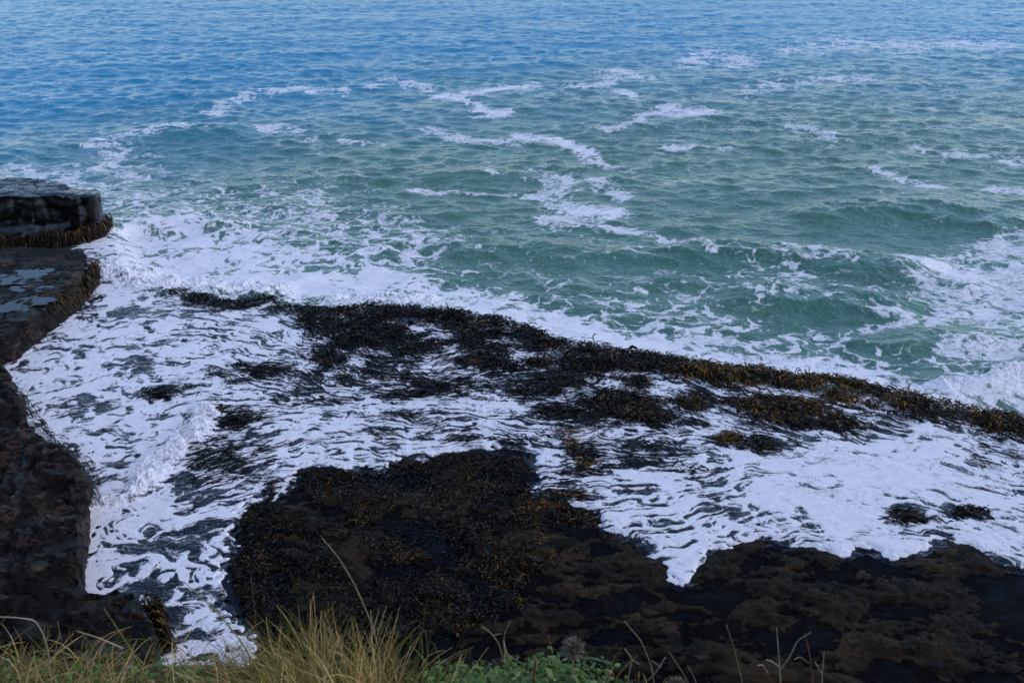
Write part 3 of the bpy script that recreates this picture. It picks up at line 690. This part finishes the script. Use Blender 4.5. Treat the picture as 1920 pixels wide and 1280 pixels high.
def kelp_clump(pts, n, spread, label, tint, seed, ln=(.15, .4), h=.06):
    r = np.random.default_rng(seed)
    P_ = np.array(pts, float); t = r.uniform(0, len(P_) - 1.001, n) if len(P_) > 1 else np.zeros(n); i = t.astype(int); f = (t - i)[:, None]
    q = P_[i] * (1 - f) + P_[np.minimum(i + 1, len(P_) - 1)] * f
    px = q[:, 0] + r.normal(0, spread, n); py = q[:, 1] + r.normal(0, spread * .45, n)
    B = unproject(px, py, WASH + h * .3); base = (B[:, 0], B[:, 1], B[:, 2] + r.uniform(0, h, n))
    P, sd, W, tt = kelp_blades(px, py, r, ln, (.02, .05), .22, lambda *a: np.clip(tint + .25 * perlin(B[:, 0] * 2, B[:, 1] * 2, seed), 0, 1), 1.8, None, .7, 6, .05, base)
    c = np.array([B[:, 0].mean(), B[:, 1].mean(), WASH]); P = P - c
    o = link("kelp_clump", ribbons(P, sd, W, tt, "kelp_clump"), M_kelp); o.location = c
    tag(o, label, "kelp", "kelp clumps standing clear of the wash")
for a in [
    ([(1045, 800), (1065, 830), (1080, 850), (1100, 885)], 260, 9, "amber kelp in a narrow trailing string down the middle of the foam", .72, 31),
    ([(1350, 821), (1375, 818)], 170, 9, "small bright amber kelp tuft alone in white foam below the ridge", .9, 32),
    ([(1417, 818), (1425, 845)], 220, 11, "dark kelp clump hanging down right beside the bright amber tuft", .35, 33),
    ([(1500, 795), (1590, 795)], 460, 13, "broad brown kelp clump at the right end of the middle foam ridge", .5, 34),
    ([(1800, 961), (1845, 958)], 420, 12, "dark flat kelp patch in the smooth white foam at right", .15, 35, (.08, .24), .02),
    ([(1690, 962), (1702, 972)], 340, 14, "ragged brown kelp patch left of the dark flat one in foam", .45, 36, (.08, .22), .02),
    ([(1020, 772), (1085, 775)], 200, 12, "black brown kelp mound in the streaky foam under the ridge", .4, 37),
    ([(1150, 742), (1210, 748)], 300, 14, "low brown kelp mound just below the thickest part of the ridge", .45, 38),
    ([(402, 767), (412, 773)], 150, 9, "little black kelp knob curled at the top of the white breaker", .05, 39),
    ([(425, 789), (462, 786)], 220, 9, "black kelp mat trailing right from the curled knob", .05, 40),
    ([(1010, 925), (1095, 930)], 130, 8, "thin olive kelp tongue at the edge of the kelp bed", .6, 41),
    ([(480, 690), (545, 692)], 130, 9, "black kelp streak lying across the foam left of the ridge", .05, 42),
    ([(720, 750), (790, 735), (880, 712)], 180, 9, "short black kelp patches strung along the foam below the ridge", .05, 43),
    ([(285, 739), (300, 741)], 130, 9, "small black kelp patch alone in the foam near the left cliff", .03, 44)]:
    kelp_clump(*a)

def build_spray():
    r = np.random.default_rng(91); C = []
    for pts, n, hgt, wid in [([(388, 772), (372, 800), (340, 835), (300, 870), (272, 905)], 1500, .16, .16), ([(272, 905), (250, 928), (200, 942), (165, 948)], 600, .10, .16),
                             ([(185, 500), (230, 515), (290, 530), (350, 545), (520, 552)], 1300, .16, .35), ([(600, 572), (720, 566), (850, 576)], 400, .12, .2), ([(1790, 732), (1860, 716), (1930, 700)], 500, .12, .3)]:
        P_ = np.array(pts, float); t = r.uniform(0, len(P_) - 1.001, n); i = t.astype(int); f = (t - i)[:, None]; q = P_[i] * (1 - f) + P_[i + 1] * f
        B = unproject(q[:, 0], q[:, 1], WASH); lump = np.clip(1 + 1.6 * perlin(t * 4, t * 0 + hgt * 50), .2, 3)
        C.append(np.stack([B[:, 0] + r.normal(0, wid, n), B[:, 1] + r.normal(0, wid, n), WASH + .06 + r.exponential(hgt, n) * lump], -1))
    C = np.concatenate(C); n = len(C); R = np.clip(r.exponential(.006, n) + .005, 0, .022)
    O = np.array([(1, 0, 0), (-1, 0, 0), (0, 1, 0), (0, -1, 0), (0, 0, 1), (0, 0, -1)], float)
    V = (C[:, None] + O[None] * (R[:, None, None] * r.uniform(.6, 1.4, (n, 6, 1)))).reshape(-1, 3)
    Fo = np.array([(0, 2, 4), (2, 1, 4), (1, 3, 4), (3, 0, 4), (2, 0, 5), (1, 2, 5), (3, 1, 5), (0, 3, 5)])
    Fq = (np.arange(n)[:, None, None] * 6 + Fo[None]).reshape(-1, 3)
    m, nt, b = new_mat("spray_drops"); b.inputs["Base Color"].default_value = (.8, .79, .8, 1); b.inputs["Roughness"].default_value = .5
    o = link("spray", mesh_np("spray", V, Fq, True), m); tag(o, "white droplets of spray thrown up along the breaking crests", "spray", kind="stuff")
build_spray()

# ------------------------------------------------------------------ rocks on the left
def solid(name, top, base, mat, seed, amp=.16, vox=.07, strata=.06, terr=.45):
    """closed block between a top outline and a base outline (same length), remeshed and weathered"""
    top = np.array(top, float); base = np.array(base, float); n = len(top)
    V = np.concatenate([top, base]); me = bpy.data.meshes.new(name)
    fs = [list(range(n)), list(range(2 * n - 1, n - 1, -1))] + [[i, n + i, n + (i + 1) % n, (i + 1) % n] for i in range(n)]
    me.from_pydata([tuple(v) for v in V], [], fs); me.validate()
    import bmesh
    bm = bmesh.new(); bm.from_mesh(me); bmesh.ops.recalc_face_normals(bm, faces=bm.faces); bmesh.ops.triangulate(bm, faces=bm.faces); bm.to_mesh(me); bm.free()
    o = bpy.data.objects.new(name, me); scene.collection.objects.link(o)
    md = o.modifiers.new("r", 'REMESH'); md.mode = 'VOXEL'; md.voxel_size = vox
    ev = o.evaluated_get(bpy.context.evaluated_depsgraph_get()); m2 = bpy.data.meshes.new_from_object(ev)
    o.modifiers.clear(); o.data = m2; bpy.data.meshes.remove(me)
    nv = len(m2.vertices); co = np.zeros(nv * 3, F32); m2.vertices.foreach_get("co", co); co = co.reshape(-1, 3)
    nn = np.zeros(nv * 3, F32); m2.vertices.foreach_get("normal", nn); nn = nn.reshape(-1, 3)
    big = fbm3(co * .8, 3, seed); ridg = 1 - np.abs(fbm3(co * np.array([.9, .9, 2.2]), 4, seed + 7)) * 2
    side = 1 - np.abs(nn[:, 2:3])
    lay = perlin(co[:, 2] * 4.5 + .6 * big, co[:, 0] * .3, seed)
    co2 = co + nn * (amp * big + amp * .45 * (ridg - .6) + .25 * amp * fbm3(co * 5, 2, seed + 3))[:, None] + nn * np.array([1, 1, 0]) * side * (strata * lay)[:, None]
    c0 = np.array([top[:, 0].mean(), top[:, 1].mean(), 0]); co2 = co2 - c0
    hh = fbm(co[:, 0] * .55 + .1 * seed, co[:, 1] * .8, 4, seed + 20, .6) * 5.5; fr = hh - np.floor(hh)
    bed = (co[:, 2] + .10 * big + .05 * fbm3(co * 2.2, 2, seed + 41)) / .19; bi = np.floor(bed)
    off = (PERM[(bi.astype(np.int32) + seed) & 255] / 255.0 - .5) * .16; nxt = (PERM[(bi.astype(np.int32) + 1 + seed) & 255] / 255.0 - .5) * .16
    off = off + (nxt - off) * sstep(.84, .98, bed - bi)
    co2 += nn * np.array([1, 1, 0]) * (off * side[:, 0] * min(1, strata / .06))[:, None]
    wx = co[:, 0] + .25 * fbm3(co * 1.1, 2, seed + 43); wy = co[:, 1] + .25 * fbm3(co * 1.1, 2, seed + 45)
    j1, j2 = worley(wx * .75, wy * 1.0, seed); co2 -= nn * ((1 - sstep(.0, .09, j2 - j1)) * .10 * min(1, amp / .1 - .3))[:, None]
    hs = fbm3(co * np.array([.45, .45, .25]), 3, seed + 31) * 5; fs = hs - np.floor(hs)
    co2 += nn * np.array([1, 1, 0]) * ((np.floor(hs) + sstep(.35, .65, fs)) * .11 * side[:, 0] * sstep(.8, 1.2, co[:, 2]))[:, None]
    co2[:, 2] += terr * (np.floor(hh) + sstep(.46, .54, fr)) / 5.5 * np.clip(nn[:, 2] * 1.5, 0, 1) * sstep(.6, 1.1, co[:, 2])
    m2.vertices.foreach_set("co", co2.astype(F32).ravel()); m2.polygons.foreach_set("use_smooth", np.ones(len(m2.polygons), bool)); m2.update()
    m2.materials.clear(); m2.materials.append(mat); o.location = c0
    return o, c0
def fringe(parent, c0, line, n, seed, z0, z1, tint=.45, ln=(.2, .5), out=.06):
    """kelp hanging along a wall; line = world xy points along the wall foot"""
    r = np.random.default_rng(seed); Q = np.array(line, float); d = np.r_[0, np.cumsum(np.linalg.norm(np.diff(Q, axis=0), axis=1))]
    t = r.uniform(0, d[-1], n); x = np.interp(t, d, Q[:, 0]); y = np.interp(t, d, Q[:, 1])
    dx = np.interp(t + .05, d, Q[:, 0]) - np.interp(t - .05, d, Q[:, 0]); dy = np.interp(t + .05, d, Q[:, 1]) - np.interp(t - .05, d, Q[:, 1])
    nx, ny = dy, -dx; q = np.hypot(nx, ny) + 1e-6; nx, ny = nx / q, ny / q
    sgn = np.where(nx * 1.0 - ny * .6 < 0, -1, 1); nx *= sgn; ny *= sgn
    h = r.uniform(0, 1, n) ** .8; z = z0 + (z1 + .25 * perlin(t * .9, t * 0, seed)) * h - z0 * h; S = 6
    P = np.zeros((n, S, 3)); o = r.uniform(0, out * 2.5, n); P[:, 0] = np.stack([x + nx * o, y + ny * o, z], -1)
    L = r.uniform(*ln, n); dv = unit(np.stack([nx + r.normal(0, .5, n), ny + r.normal(0, .5, n), r.normal(.1, .3, n)], -1))
    for k in range(1, S):
        dv = unit(dv + np.array([0, 0, -.8]) + r.normal(0, .15, (n, 3))); P[:, k] = P[:, k - 1] + dv * (L / (S - 1))[:, None]
    T = unit(np.gradient(P, axis=1)); sd = unit(np.cross(T, np.stack([nx, ny, np.zeros(n)], -1)[:, None] + r.normal(0, .4, (n, 1, 3))))
    W = r.uniform(.02, .05, n)[:, None] * np.array([.6, .9, 1, 1, .8, .35])
    tt = np.clip(tint + .25 * perlin(t * 1.3, z, seed + 1) + r.normal(0, .16, n), 0, 1)
    ob = link("kelp_fringe", ribbons(P - c0, sd, W, tt, "kelp_fringe"), M_kelp, parent)
    return ob
def puddle(parent, c0, cen, rx, ry, z, seed):
    K = 160; a = np.linspace(0, 2 * np.pi, K, endpoint=False)
    m = parent.data; co = np.zeros(len(m.vertices) * 3, F32); m.vertices.foreach_get("co", co); co = co.reshape(-1, 3) + c0
    near = co[(((co[:, 0] - cen[0]) / rx) ** 2 + ((co[:, 1] - cen[1]) / ry) ** 2 < 1) & (co[:, 2] > .9)]
    z = float(np.percentile(near[:, 2], 52)) if len(near) > 5 else z
    rad = 1.25 + .9 * fbm(np.cos(a) * 1.7, np.sin(a) * 1.7, 4, seed)
    V = np.stack([cen[0] + rx * rad * np.cos(a), cen[1] + ry * rad * np.sin(a), np.full(K, z)], -1); V = np.concatenate([[[cen[0], cen[1], z]], V])
    Fq = np.array([[0, 1 + i, 1 + (i + 1) % K] for i in range(K)])
    link("puddle", mesh_np("puddle", V - c0, Fq, True), M_puddle, parent)
def up(pts, z): return [unproject(a, b, z) for a, b in pts]
def inset(P, f, z):
    P = np.array(P); c = P.mean(0); Q = c + (P - c) * f; Q[:, 2] = z; return Q

# far boulder
topA = up([(-260, 336), (-60, 338), (0, 336), (60, 339), (106, 345), (143, 353), (180, 352), (188, 357), (181, 366), (146, 366), (100, 364), (60, 370), (0, 368), (-60, 368), (-260, 372)], 2.4)
topA = [np.array([p[0], p[1], p[2] + (.12 if i in (2, 3, 4) else 0)]) for i, p in enumerate(topA)]
footA = up([(196, 425), (188, 436), (155, 450), (105, 456), (60, 462), (0, 464), (-60, 468), (-260, 480)], .42)
baseA = [np.array([p[0] + .15, p[1] + .3, -.6]) for p in topA[:7]] + [np.array([p[0] - .18, p[1] + .12, -.6]) for p in footA]
rockA, cA = solid("sea_boulder", topA, baseA, M_boulder, 3, .06, .07, .012, .12)
tag(rockA, "tall flat topped black boulder at the far end of the left rocks", "rock", "wet rocks along the left shore")
lineA = [tuple(unproject(a, b, .42)[:2]) for a, b in [(-120, 472), (0, 466), (60, 464), (110, 459), (156, 453), (190, 439), (198, 424)]]
fringe(rockA, cA, lineA, 3200, 51, .35, 1.05, .6, (.2, .45), .10)
# wet ledge
topB = up([(-260, 462), (0, 462), (100, 464), (150, 470), (165, 480), (160, 505), (140, 530), (110, 556), (60, 592), (20, 622), (-60, 662), (-260, 720)], 1.25)
baseB = [np.array([p[0] + .12, p[1] + (-.05 if i > 3 else .1), -.6]) for i, p in enumerate(topB)]
rockB, cB = solid("rock_ledge", topB, baseB, M_rock, 9, .10, .065, .05, .22)
tag(rockB, "low wet rock ledge with blue puddles and kelp fringed side", "rock", "wet rocks along the left shore")
lineB = [tuple(unproject(a, b, .45)[:2]) for a, b in [(-60, 705), (0, 668), (40, 640), (80, 614), (120, 585), (150, 560), (170, 535), (174, 512)]]
fringe(rockB, cB, lineB, 4200, 52, .3, 1.12, .66, (.18, .42), .08)
# near left cliff and its foot
topC = up([(-300, 640), (-40, 668), (4, 705), (30, 762), (62, 800), (95, 832), (122, 850), (142, 878), (152, 900), (146, 960), (148, 1020), (150, 1075), (140, 1110), (60, 1180), (-300, 1240)], 1.35)
topC = [np.array([p[0], p[1], p[2] + (.5 if p[0] < -14 else 0)]) for p in topC]
baseC = [np.array([p[0] + .12, p[1], -.8]) for p in topC]
rockC, cC = solid("cliff_base", topC, baseC, M_rock, 15, .18, .06, .10, .75)
tag(rockC, "large dark layered rock platform filling the lower left side", "rock", "wet rocks along the left shore")
lineC = [tuple(unproject(a, b, .5)[:2]) for a, b in [(25, 745), (60, 800), (100, 838), (140, 868), (168, 900), (160, 950)]]
fringe(rockC, cC, lineC, 260, 53, .3, 1.0, .25, (.2, .6), .06)
topD = up([(20, 1160), (100, 1115), (150, 1108), (215, 1104), (250, 1108), (268, 1130), (280, 1165), (290, 1210), (290, 1280), (150, 1330), (20, 1330)], 1.15)
baseD = [np.array([p[0] + .08, p[1], -.8]) for p in topD]
rockD, cD = solid("rock_step", topD, baseD, M_rock, 19, .12, .05, .07, .5)
tag(rockD, "small dark rock step with ochre kelp end, just above the grass at left", "rock", "wet rocks along the left shore")
lineD = [tuple(unproject(a, b, .6)[:2]) for a, b in [(262, 1140), (282, 1175), (292, 1215)]]
fringe(rockD, cD, lineD, 900, 54, .35, 1.0, .68, (.12, .32), .12)
for cen, rx, ry, z, sd in [((20, 565), .9, .55, 1.30, 61), ((60, 540), .6, .25, 1.30, 62), ((90, 508), .9, .5, 1.29, 63), ((20, 520), .8, .35, 1.29, 64)]:
    puddle(rockB, cB, unproject(*cen, z), rx, ry, z, sd)
for cen, rx, ry, z, sd in [((120, 356), 1.3, .5, 2.45, 65), ((30, 362), 1.2, .35, 2.46, 66)]:
    puddle(rockA, cA, unproject(*cen, z), rx, ry, z, sd)

# ------------------------------------------------------------------ clifftop in front
def gz(x, y):
    return 12.66 - .24 * sstep(.1, .7, x) * sstep(.5, 1.5, y) - .42 * np.maximum(y, 0) + .10 * fbm(x * .9, y * .9, 3, 151) - .9 * np.maximum(y - (2.55 + .25 * fbm(x * .8, 3.1, 2, 155)), 0) ** 1.0 * 3
def build_ground():
    xs = np.concatenate([np.linspace(-60, -5, 30), np.arange(-4.8, 4.8, .06), np.linspace(5, 60, 30)])
    ys = np.concatenate([np.linspace(-60, -1, 16), np.arange(-.8, 3.4, .06)])
    X, Y = np.meshgrid(xs, ys); Z = gz(X.ravel(), Y.ravel())
    V = np.stack([X.ravel(), Y.ravel(), Z], -1)
    # cliff face down to the shelf
    rows = []
    for f in (.15, .35, .6, .8, 1.0):
        yb = 3.4 + 4.8 * f; row = np.stack([xs, yb + .3 * perlin(xs * .6, xs * 0 + f * 5, 157), Z[-len(xs):] * (1 - f) + (-1.0) * f], -1); rows.append(row)
    V = np.concatenate([V] + rows); nr = len(ys) + 5
    o = link("clifftop_ground", mesh_np("clifftop_ground", V, grid_faces(nr, len(xs)), True), M_earth); tag(o, kind="structure")
build_ground()
def grass(name, bases, lean, length, width, tint, seed, S=7, bendr=(.2, 1.0), upv=1.0):
    r = np.random.default_rng(seed); n = len(bases); P = np.zeros((n, S, 3)); P[:, 0] = bases
    L = length
    d = unit(lean + np.array([0, 0, upv]) + r.normal(0, .22, (n, 3))); bd = r.uniform(*bendr, n)[:, None]
    hz = unit(lean * 1.0 + r.normal(0, .5, (n, 3)) + 1e-6); hz[:, 2] = -.35
    for k in range(1, S):
        d = unit(d + hz * bd * (k / S) * .55 + r.normal(0, .03, (n, 3))); P[:, k] = P[:, k - 1] + d * (L / (S - 1))[:, None]
    T = unit(np.gradient(P, axis=1)); sd = unit(np.cross(T, r.normal(size=(n, 1, 3))))
    W = width[:, None] * np.linspace(1, .15, S)[None] ** .7
    return ribbons(P, sd, W, tint, name)
def base_pts(px, d):
    """ground point seen under page column px at distance d"""
    X = (px - 960) / FPX; x = X * (d * CP + 2.6 * SP); return np.stack([x, d, gz(x, d)], -1)
def build_grass():
    r = np.random.default_rng(71)
    # big tussock in the middle left
    n = 2600; px = r.normal(640, 95, n); d = r.uniform(1.85, 2.5, n); B = base_pts(px, d)
    ex = np.clip(1 - ((px - 640) / 300) ** 2, .25, 1)
    lean = np.stack([(px - 690) / 420 + r.normal(-.15, .2, n), r.normal(.15, .2, n), np.zeros(n)], -1)
    L = r.uniform(.07, .33, n) * ex ** .5; c = B.mean(0)
    me = grass("grass_tussock", B - c, lean, L, r.uniform(.0016, .0042, n), np.clip(r.normal(.52, .30, n) , 0, 1), 72)
    o = link("grass_tussock", me, M_grass); o.location = c; tag(o, "big straw and olive grass tussock on the cliff edge at lower middle", "grass")
    # ragged grass along the edge
    n = 4200; px = np.concatenate([r.uniform(-300, 540, 3200), r.uniform(780, 2300, 1000)]); d = r.uniform(1.7, 2.55, n); B = base_pts(px, d)
    lean = np.stack([r.normal(.15, .45, n), r.normal(.1, .3, n), np.zeros(n)], -1)
    L = np.where(px < 520, r.uniform(.05, .23, n), r.uniform(.04, .15, n))
    me = grass("grass", B, lean, L, r.uniform(.0016, .0042, n), np.clip(r.normal(.55, .27, n), 0, 1), 73, 7, (.5, 2.2))
    o = link("grass", me, M_grass); tag(o, "dry tangled grass along the cliff edge", "grass", kind="stuff")
    # low green leaves
    n = 14000; px = np.concatenate([r.normal(925, 75, 6500), r.normal(1060, 55, 2500), r.normal(1190, 45, 700), r.uniform(-250, 470, 3600), r.uniform(1200, 2200, 700)]); d = r.uniform(1.75, 2.5, n); B = base_pts(px, d)
    B[:, 2] += r.uniform(0, 1, n) ** 1.3 * np.where((px > 800) & (px < 1150), .13, .08)
    a = r.uniform(0, 6.28, n); t = np.stack([np.cos(a), np.sin(a), r.uniform(-.3, .7, n)], -1); t = unit(t); S = 4
    Lf = .008 + r.exponential(.009, n); s = np.linspace(0, 1, S); P = B[:, None] + t[:, None] * (Lf[:, None] * s[None])[..., None]; P[..., 2] -= (s[None] ** 2) * (Lf[:, None] * .35)
    sd = unit(np.cross(np.repeat(t[:, None], S, 1), unit(r.normal(0, .5, (n, 1, 3)) + np.array([0, 0, 1]))))
    W = (Lf * r.uniform(.35, .6, n))[:, None] * np.array([.35, 1, .9, .1])
    o = link("leafy_ground_cover", ribbons(P, sd, W, np.clip(r.normal(.45, .25, n), 0, 1), "leafy_ground_cover"), M_leaf); tag(o, "low green leafy ground cover on the cliff edge", "plant", kind="stuff")
build_grass()

# ------------------------------------------------------------------ single stems
def tube(paths, name, mat, parent=None, off=None):
    """paths: list of (points (k,3), r0, r1) joined in one mesh"""
    Vs, Fs, b = [], [], 0
    for pts, r0, r1 in paths:
        P = np.array(pts, float); k = len(P)
        if k > 2:   # smooth the line
            t = np.arange(k); tt = np.linspace(0, k - 1, k * 4)
            P = np.stack([np.interp(tt, t, P[:, i]) for i in range(3)], -1)
            for _ in range(1): P[1:-1] = (P[:-2] + 2 * P[1:-1] + P[2:]) / 4
            k = len(P)
        T = unit(np.gradient(P, axis=0)); A = unit(np.cross(T, np.array([.3, .9, .2]))); B = np.cross(T, A)
        a = np.linspace(0, 2 * np.pi, 7)[:-1]; R = np.linspace(r0, r1, k) * (1 + .12 * np.sin(np.arange(k) * 1.7))
        ring = P[:, None] + R[:, None, None] * (np.cos(a)[None, :, None] * A[:, None] + np.sin(a)[None, :, None] * B[:, None])
        Vs.append(ring.reshape(-1, 3))
        for i in range(k - 1):
            for j in range(6):
                Fs.append([b + i * 6 + j, b + i * 6 + (j + 1) % 6, b + (i + 1) * 6 + (j + 1) % 6, b + (i + 1) * 6 + j])
        for q in (0, k - 1): Fs.append([b + q * 6, b + q * 6 + 1, b + q * 6 + 2, b + q * 6 + 3]); Fs.append([b + q * 6, b + q * 6 + 3, b + q * 6 + 4, b + q * 6 + 5])
        b += k * 6
    V = np.concatenate(Vs)
    return link(name, mesh_np(name, V - (off if off is not None else 0), np.array(Fs), True), mat, parent)
def stem(name, lines, d, label, cat, mat, r0=.004, r1=.0015, group=None, dd=.12, extra=None):
    paths = []
    for i, ln in enumerate(lines):
        k = len(ln); pts = [at_dist(a, b, d + dd * (1 - j / max(1, k - 1)) * (1 if i == 0 else .5)) for j, (a, b) in enumerate(ln)]
        paths.append((pts, .68 * r0 * (1 if i == 0 else .75), .68 * r1))
    root = np.array(paths[0][0][0])
    o = tube(paths, name, mat, None, root); o.location = root; tag(o, label, cat, group)
    return o, root
G1 = "dead stems along the cliff edge"
stem("grass_stalk", [[(720, 1270), (700, 1175), (665, 1095), (635, 1045), (604, 1008)]], 2.25, "tallest bare straw stalk rising above the big tussock", "grass stalk", M_dry, .003, .0014)
stem("grass_stalk", [[(484, 1230), (480, 1165), (470, 1080)]], 2.3, "upright thin reddish stalk left of the big tussock", "grass stalk", M_brown, .0024, .0012)
stem("grass_stalk", [[(520, 1330), (490, 1270), (455, 1205), (410, 1150), (345, 1090)]], 2.1, "wide green and straw blade arching left over the foam", "grass blade", M_gstem, .0055, .0014)
stem("grass_stalk", [[(300, 1330), (270, 1260), (235, 1200), (195, 1140)]], 2.1, "straight yellow green blade before the small rock step", "grass blade", M_gstem, .004, .0012)
stem("dead_stem", [[(950, 1330), (950, 1270), (945, 1240), (935, 1205), (920, 1185), (903, 1173)], [(947, 1240), (944, 1200), (948, 1180), (957, 1164)], [(925, 1190), (940, 1187)], [(944, 1200), (950, 1225), (976, 1242)]], 2.35, "forked dead stem with two crooked tips beside green leaves", "stem", M_dry, .0042, .0016, G1)
stem("dead_stem", [[(1001, 1330), (1000, 1270), (1005, 1236)]], 2.2, "short thick reddish cut stub in the green leaves", "stem", M_brown, .0075, .006, G1)
stem("dead_stem", [[(1130, 1320), (1136, 1280), (1144, 1258)]], 2.15, "stout pale cut stub leaning right of the seed head", "stem", M_dry, .0075, .0065, G1)
stem("dead_stem", [[(1230, 1310), (1222, 1250), (1203, 1202), (1171, 1164)], [(1222, 1238), (1240, 1250)]], 2.4, "long thin kinked stem leaning left over the dark pool", "stem", M_dry, .0035, .0016, G1)
stem("dead_stem", [[(1172, 1325), (1178, 1270), (1185, 1235), (1171, 1215)], [(1185, 1236), (1198, 1244)]], 2.3, "broken stem bent back at the top, left of the kinked one", "stem", M_dry, .0042, .0022, G1)
stem("dead_stem", [[(1215, 1275), (1230, 1260), (1247, 1232)]], 2.3, "short pale twig slanting right across the kinked stem", "stem", M_pale, .0035, .0028, G1)
stem("dead_stem", [[(1400, 1330), (1390, 1270), (1378, 1220), (1362, 1170)]], 2.35, "straight slender stem standing alone at right", "stem", M_dry, .0028, .0012, G1)
stem("dead_stem", [[(1465, 1330), (1463, 1270), (1460, 1225), (1456, 1176)], [(1463, 1255), (1480, 1232), (1495, 1200), (1520, 1185)], [(1462, 1250), (1445, 1238), (1436, 1236)], [(1440, 1262), (1430, 1245), (1420, 1247)]], 2.35, "pale forked dead stem with a hooked right branch", "stem", M_pale, .0042, .0018, G1)
stem("dead_stem", [[(1525, 1330), (1523, 1270), (1518, 1225), (1509, 1188)], [(1520, 1245), (1500, 1230), (1488, 1236)]], 2.4, "brown upright dead stem right of the pale forked one", "stem", M_brown, .0042, .002, G1)
stem("dead_stem", [[(1542, 1330), (1541, 1270), (1545, 1222)], [(1541, 1262), (1528, 1240)]], 2.45, "rightmost pale dead stem with one side twig", "stem", M_pale, .0035, .0022, G1)
stem("dead_stem", [[(98, 1330), (92, 1230), (82, 1190), (66, 1162), (30, 1157), (-20, 1155)]], 2.3, "pale dead twig bent flat to the left at the lower left corner", "stem", M_pale, .0042, .002, G1)
stem("dead_stem", [[(130, 1290), (118, 1220), (108, 1165)], [(119, 1225), (128, 1195), (130, 1180)]], 2.35, "short fine forked stem in front of the left rock", "stem", M_dry, .0026, .0012, G1)
stem("dead_stem", [[(230, 1215), (185, 1195), (143, 1182)]], 2.35, "pale flat dead leaf stalk lying left across the rock step", "stem", M_pale, .0045, .0014, G1)
stem("dead_stem", [[(1300, 1330), (1290, 1275), (1255, 1222)], [(1320, 1320), (1300, 1265), (1288, 1245)]], 2.3, "pair of thin straws leaning left before the rocky shelf", "stem", M_dry, .0024, .0011, G1)
stem("dead_stem", [[(1140, 1320), (1100, 1250), (1075, 1210)], [(1050, 1300), (1040, 1240), (1028, 1190)]], 2.45, "two fine crossed stems behind the round seed head", "stem", M_dry, .0022, .001, G1)
def seed_head(px, py, rpx, foot, label, seed):
    r = np.random.default_rng(seed); d = 2.3
    root = at_dist(*foot, d); e = bpy.data.objects.new("seed_head_plant", None); scene.collection.objects.link(e); e.location = root
    tag(e, label, "seed head")
    c = at_dist(px, py, d); rad = rpx / FPX * 3.1
    tube([([root, (root + c) / 2 + np.array([.004, 0, 0]), c], .003, .0022)], "stalk", M_dry, e, root)
    n = 420; t = unit(r.normal(size=(n, 3)) * np.array([1, 1, .8]) + np.array([0, 0, .25])); S = 3; s = np.linspace(.25, 1, S)
    P = (c - root)[None, None] + t[:, None] * (rad * r.uniform(.75, 1.1, n))[:, None, None] * s[None, :, None] + r.normal(0, rad * .05, (n, S, 3))
    sd = unit(np.cross(np.repeat(t[:, None], S, 1), r.normal(size=(n, 1, 3)))); W = np.full((n, 1), rad * .07) * np.array([.5, 1, .4])
    link("seed_cluster", ribbons(P, sd, W, r.uniform(0, 1, n), "seed_cluster"), M_head, e)
seed_head(1075, 1217, 24, (1066, 1320), "round brown withered seed head on a stalk above green leaves", 81)
seed_head(1268, 1285, 20, (1262, 1360), "second withered seed head low at the bottom edge right of centre", 82)
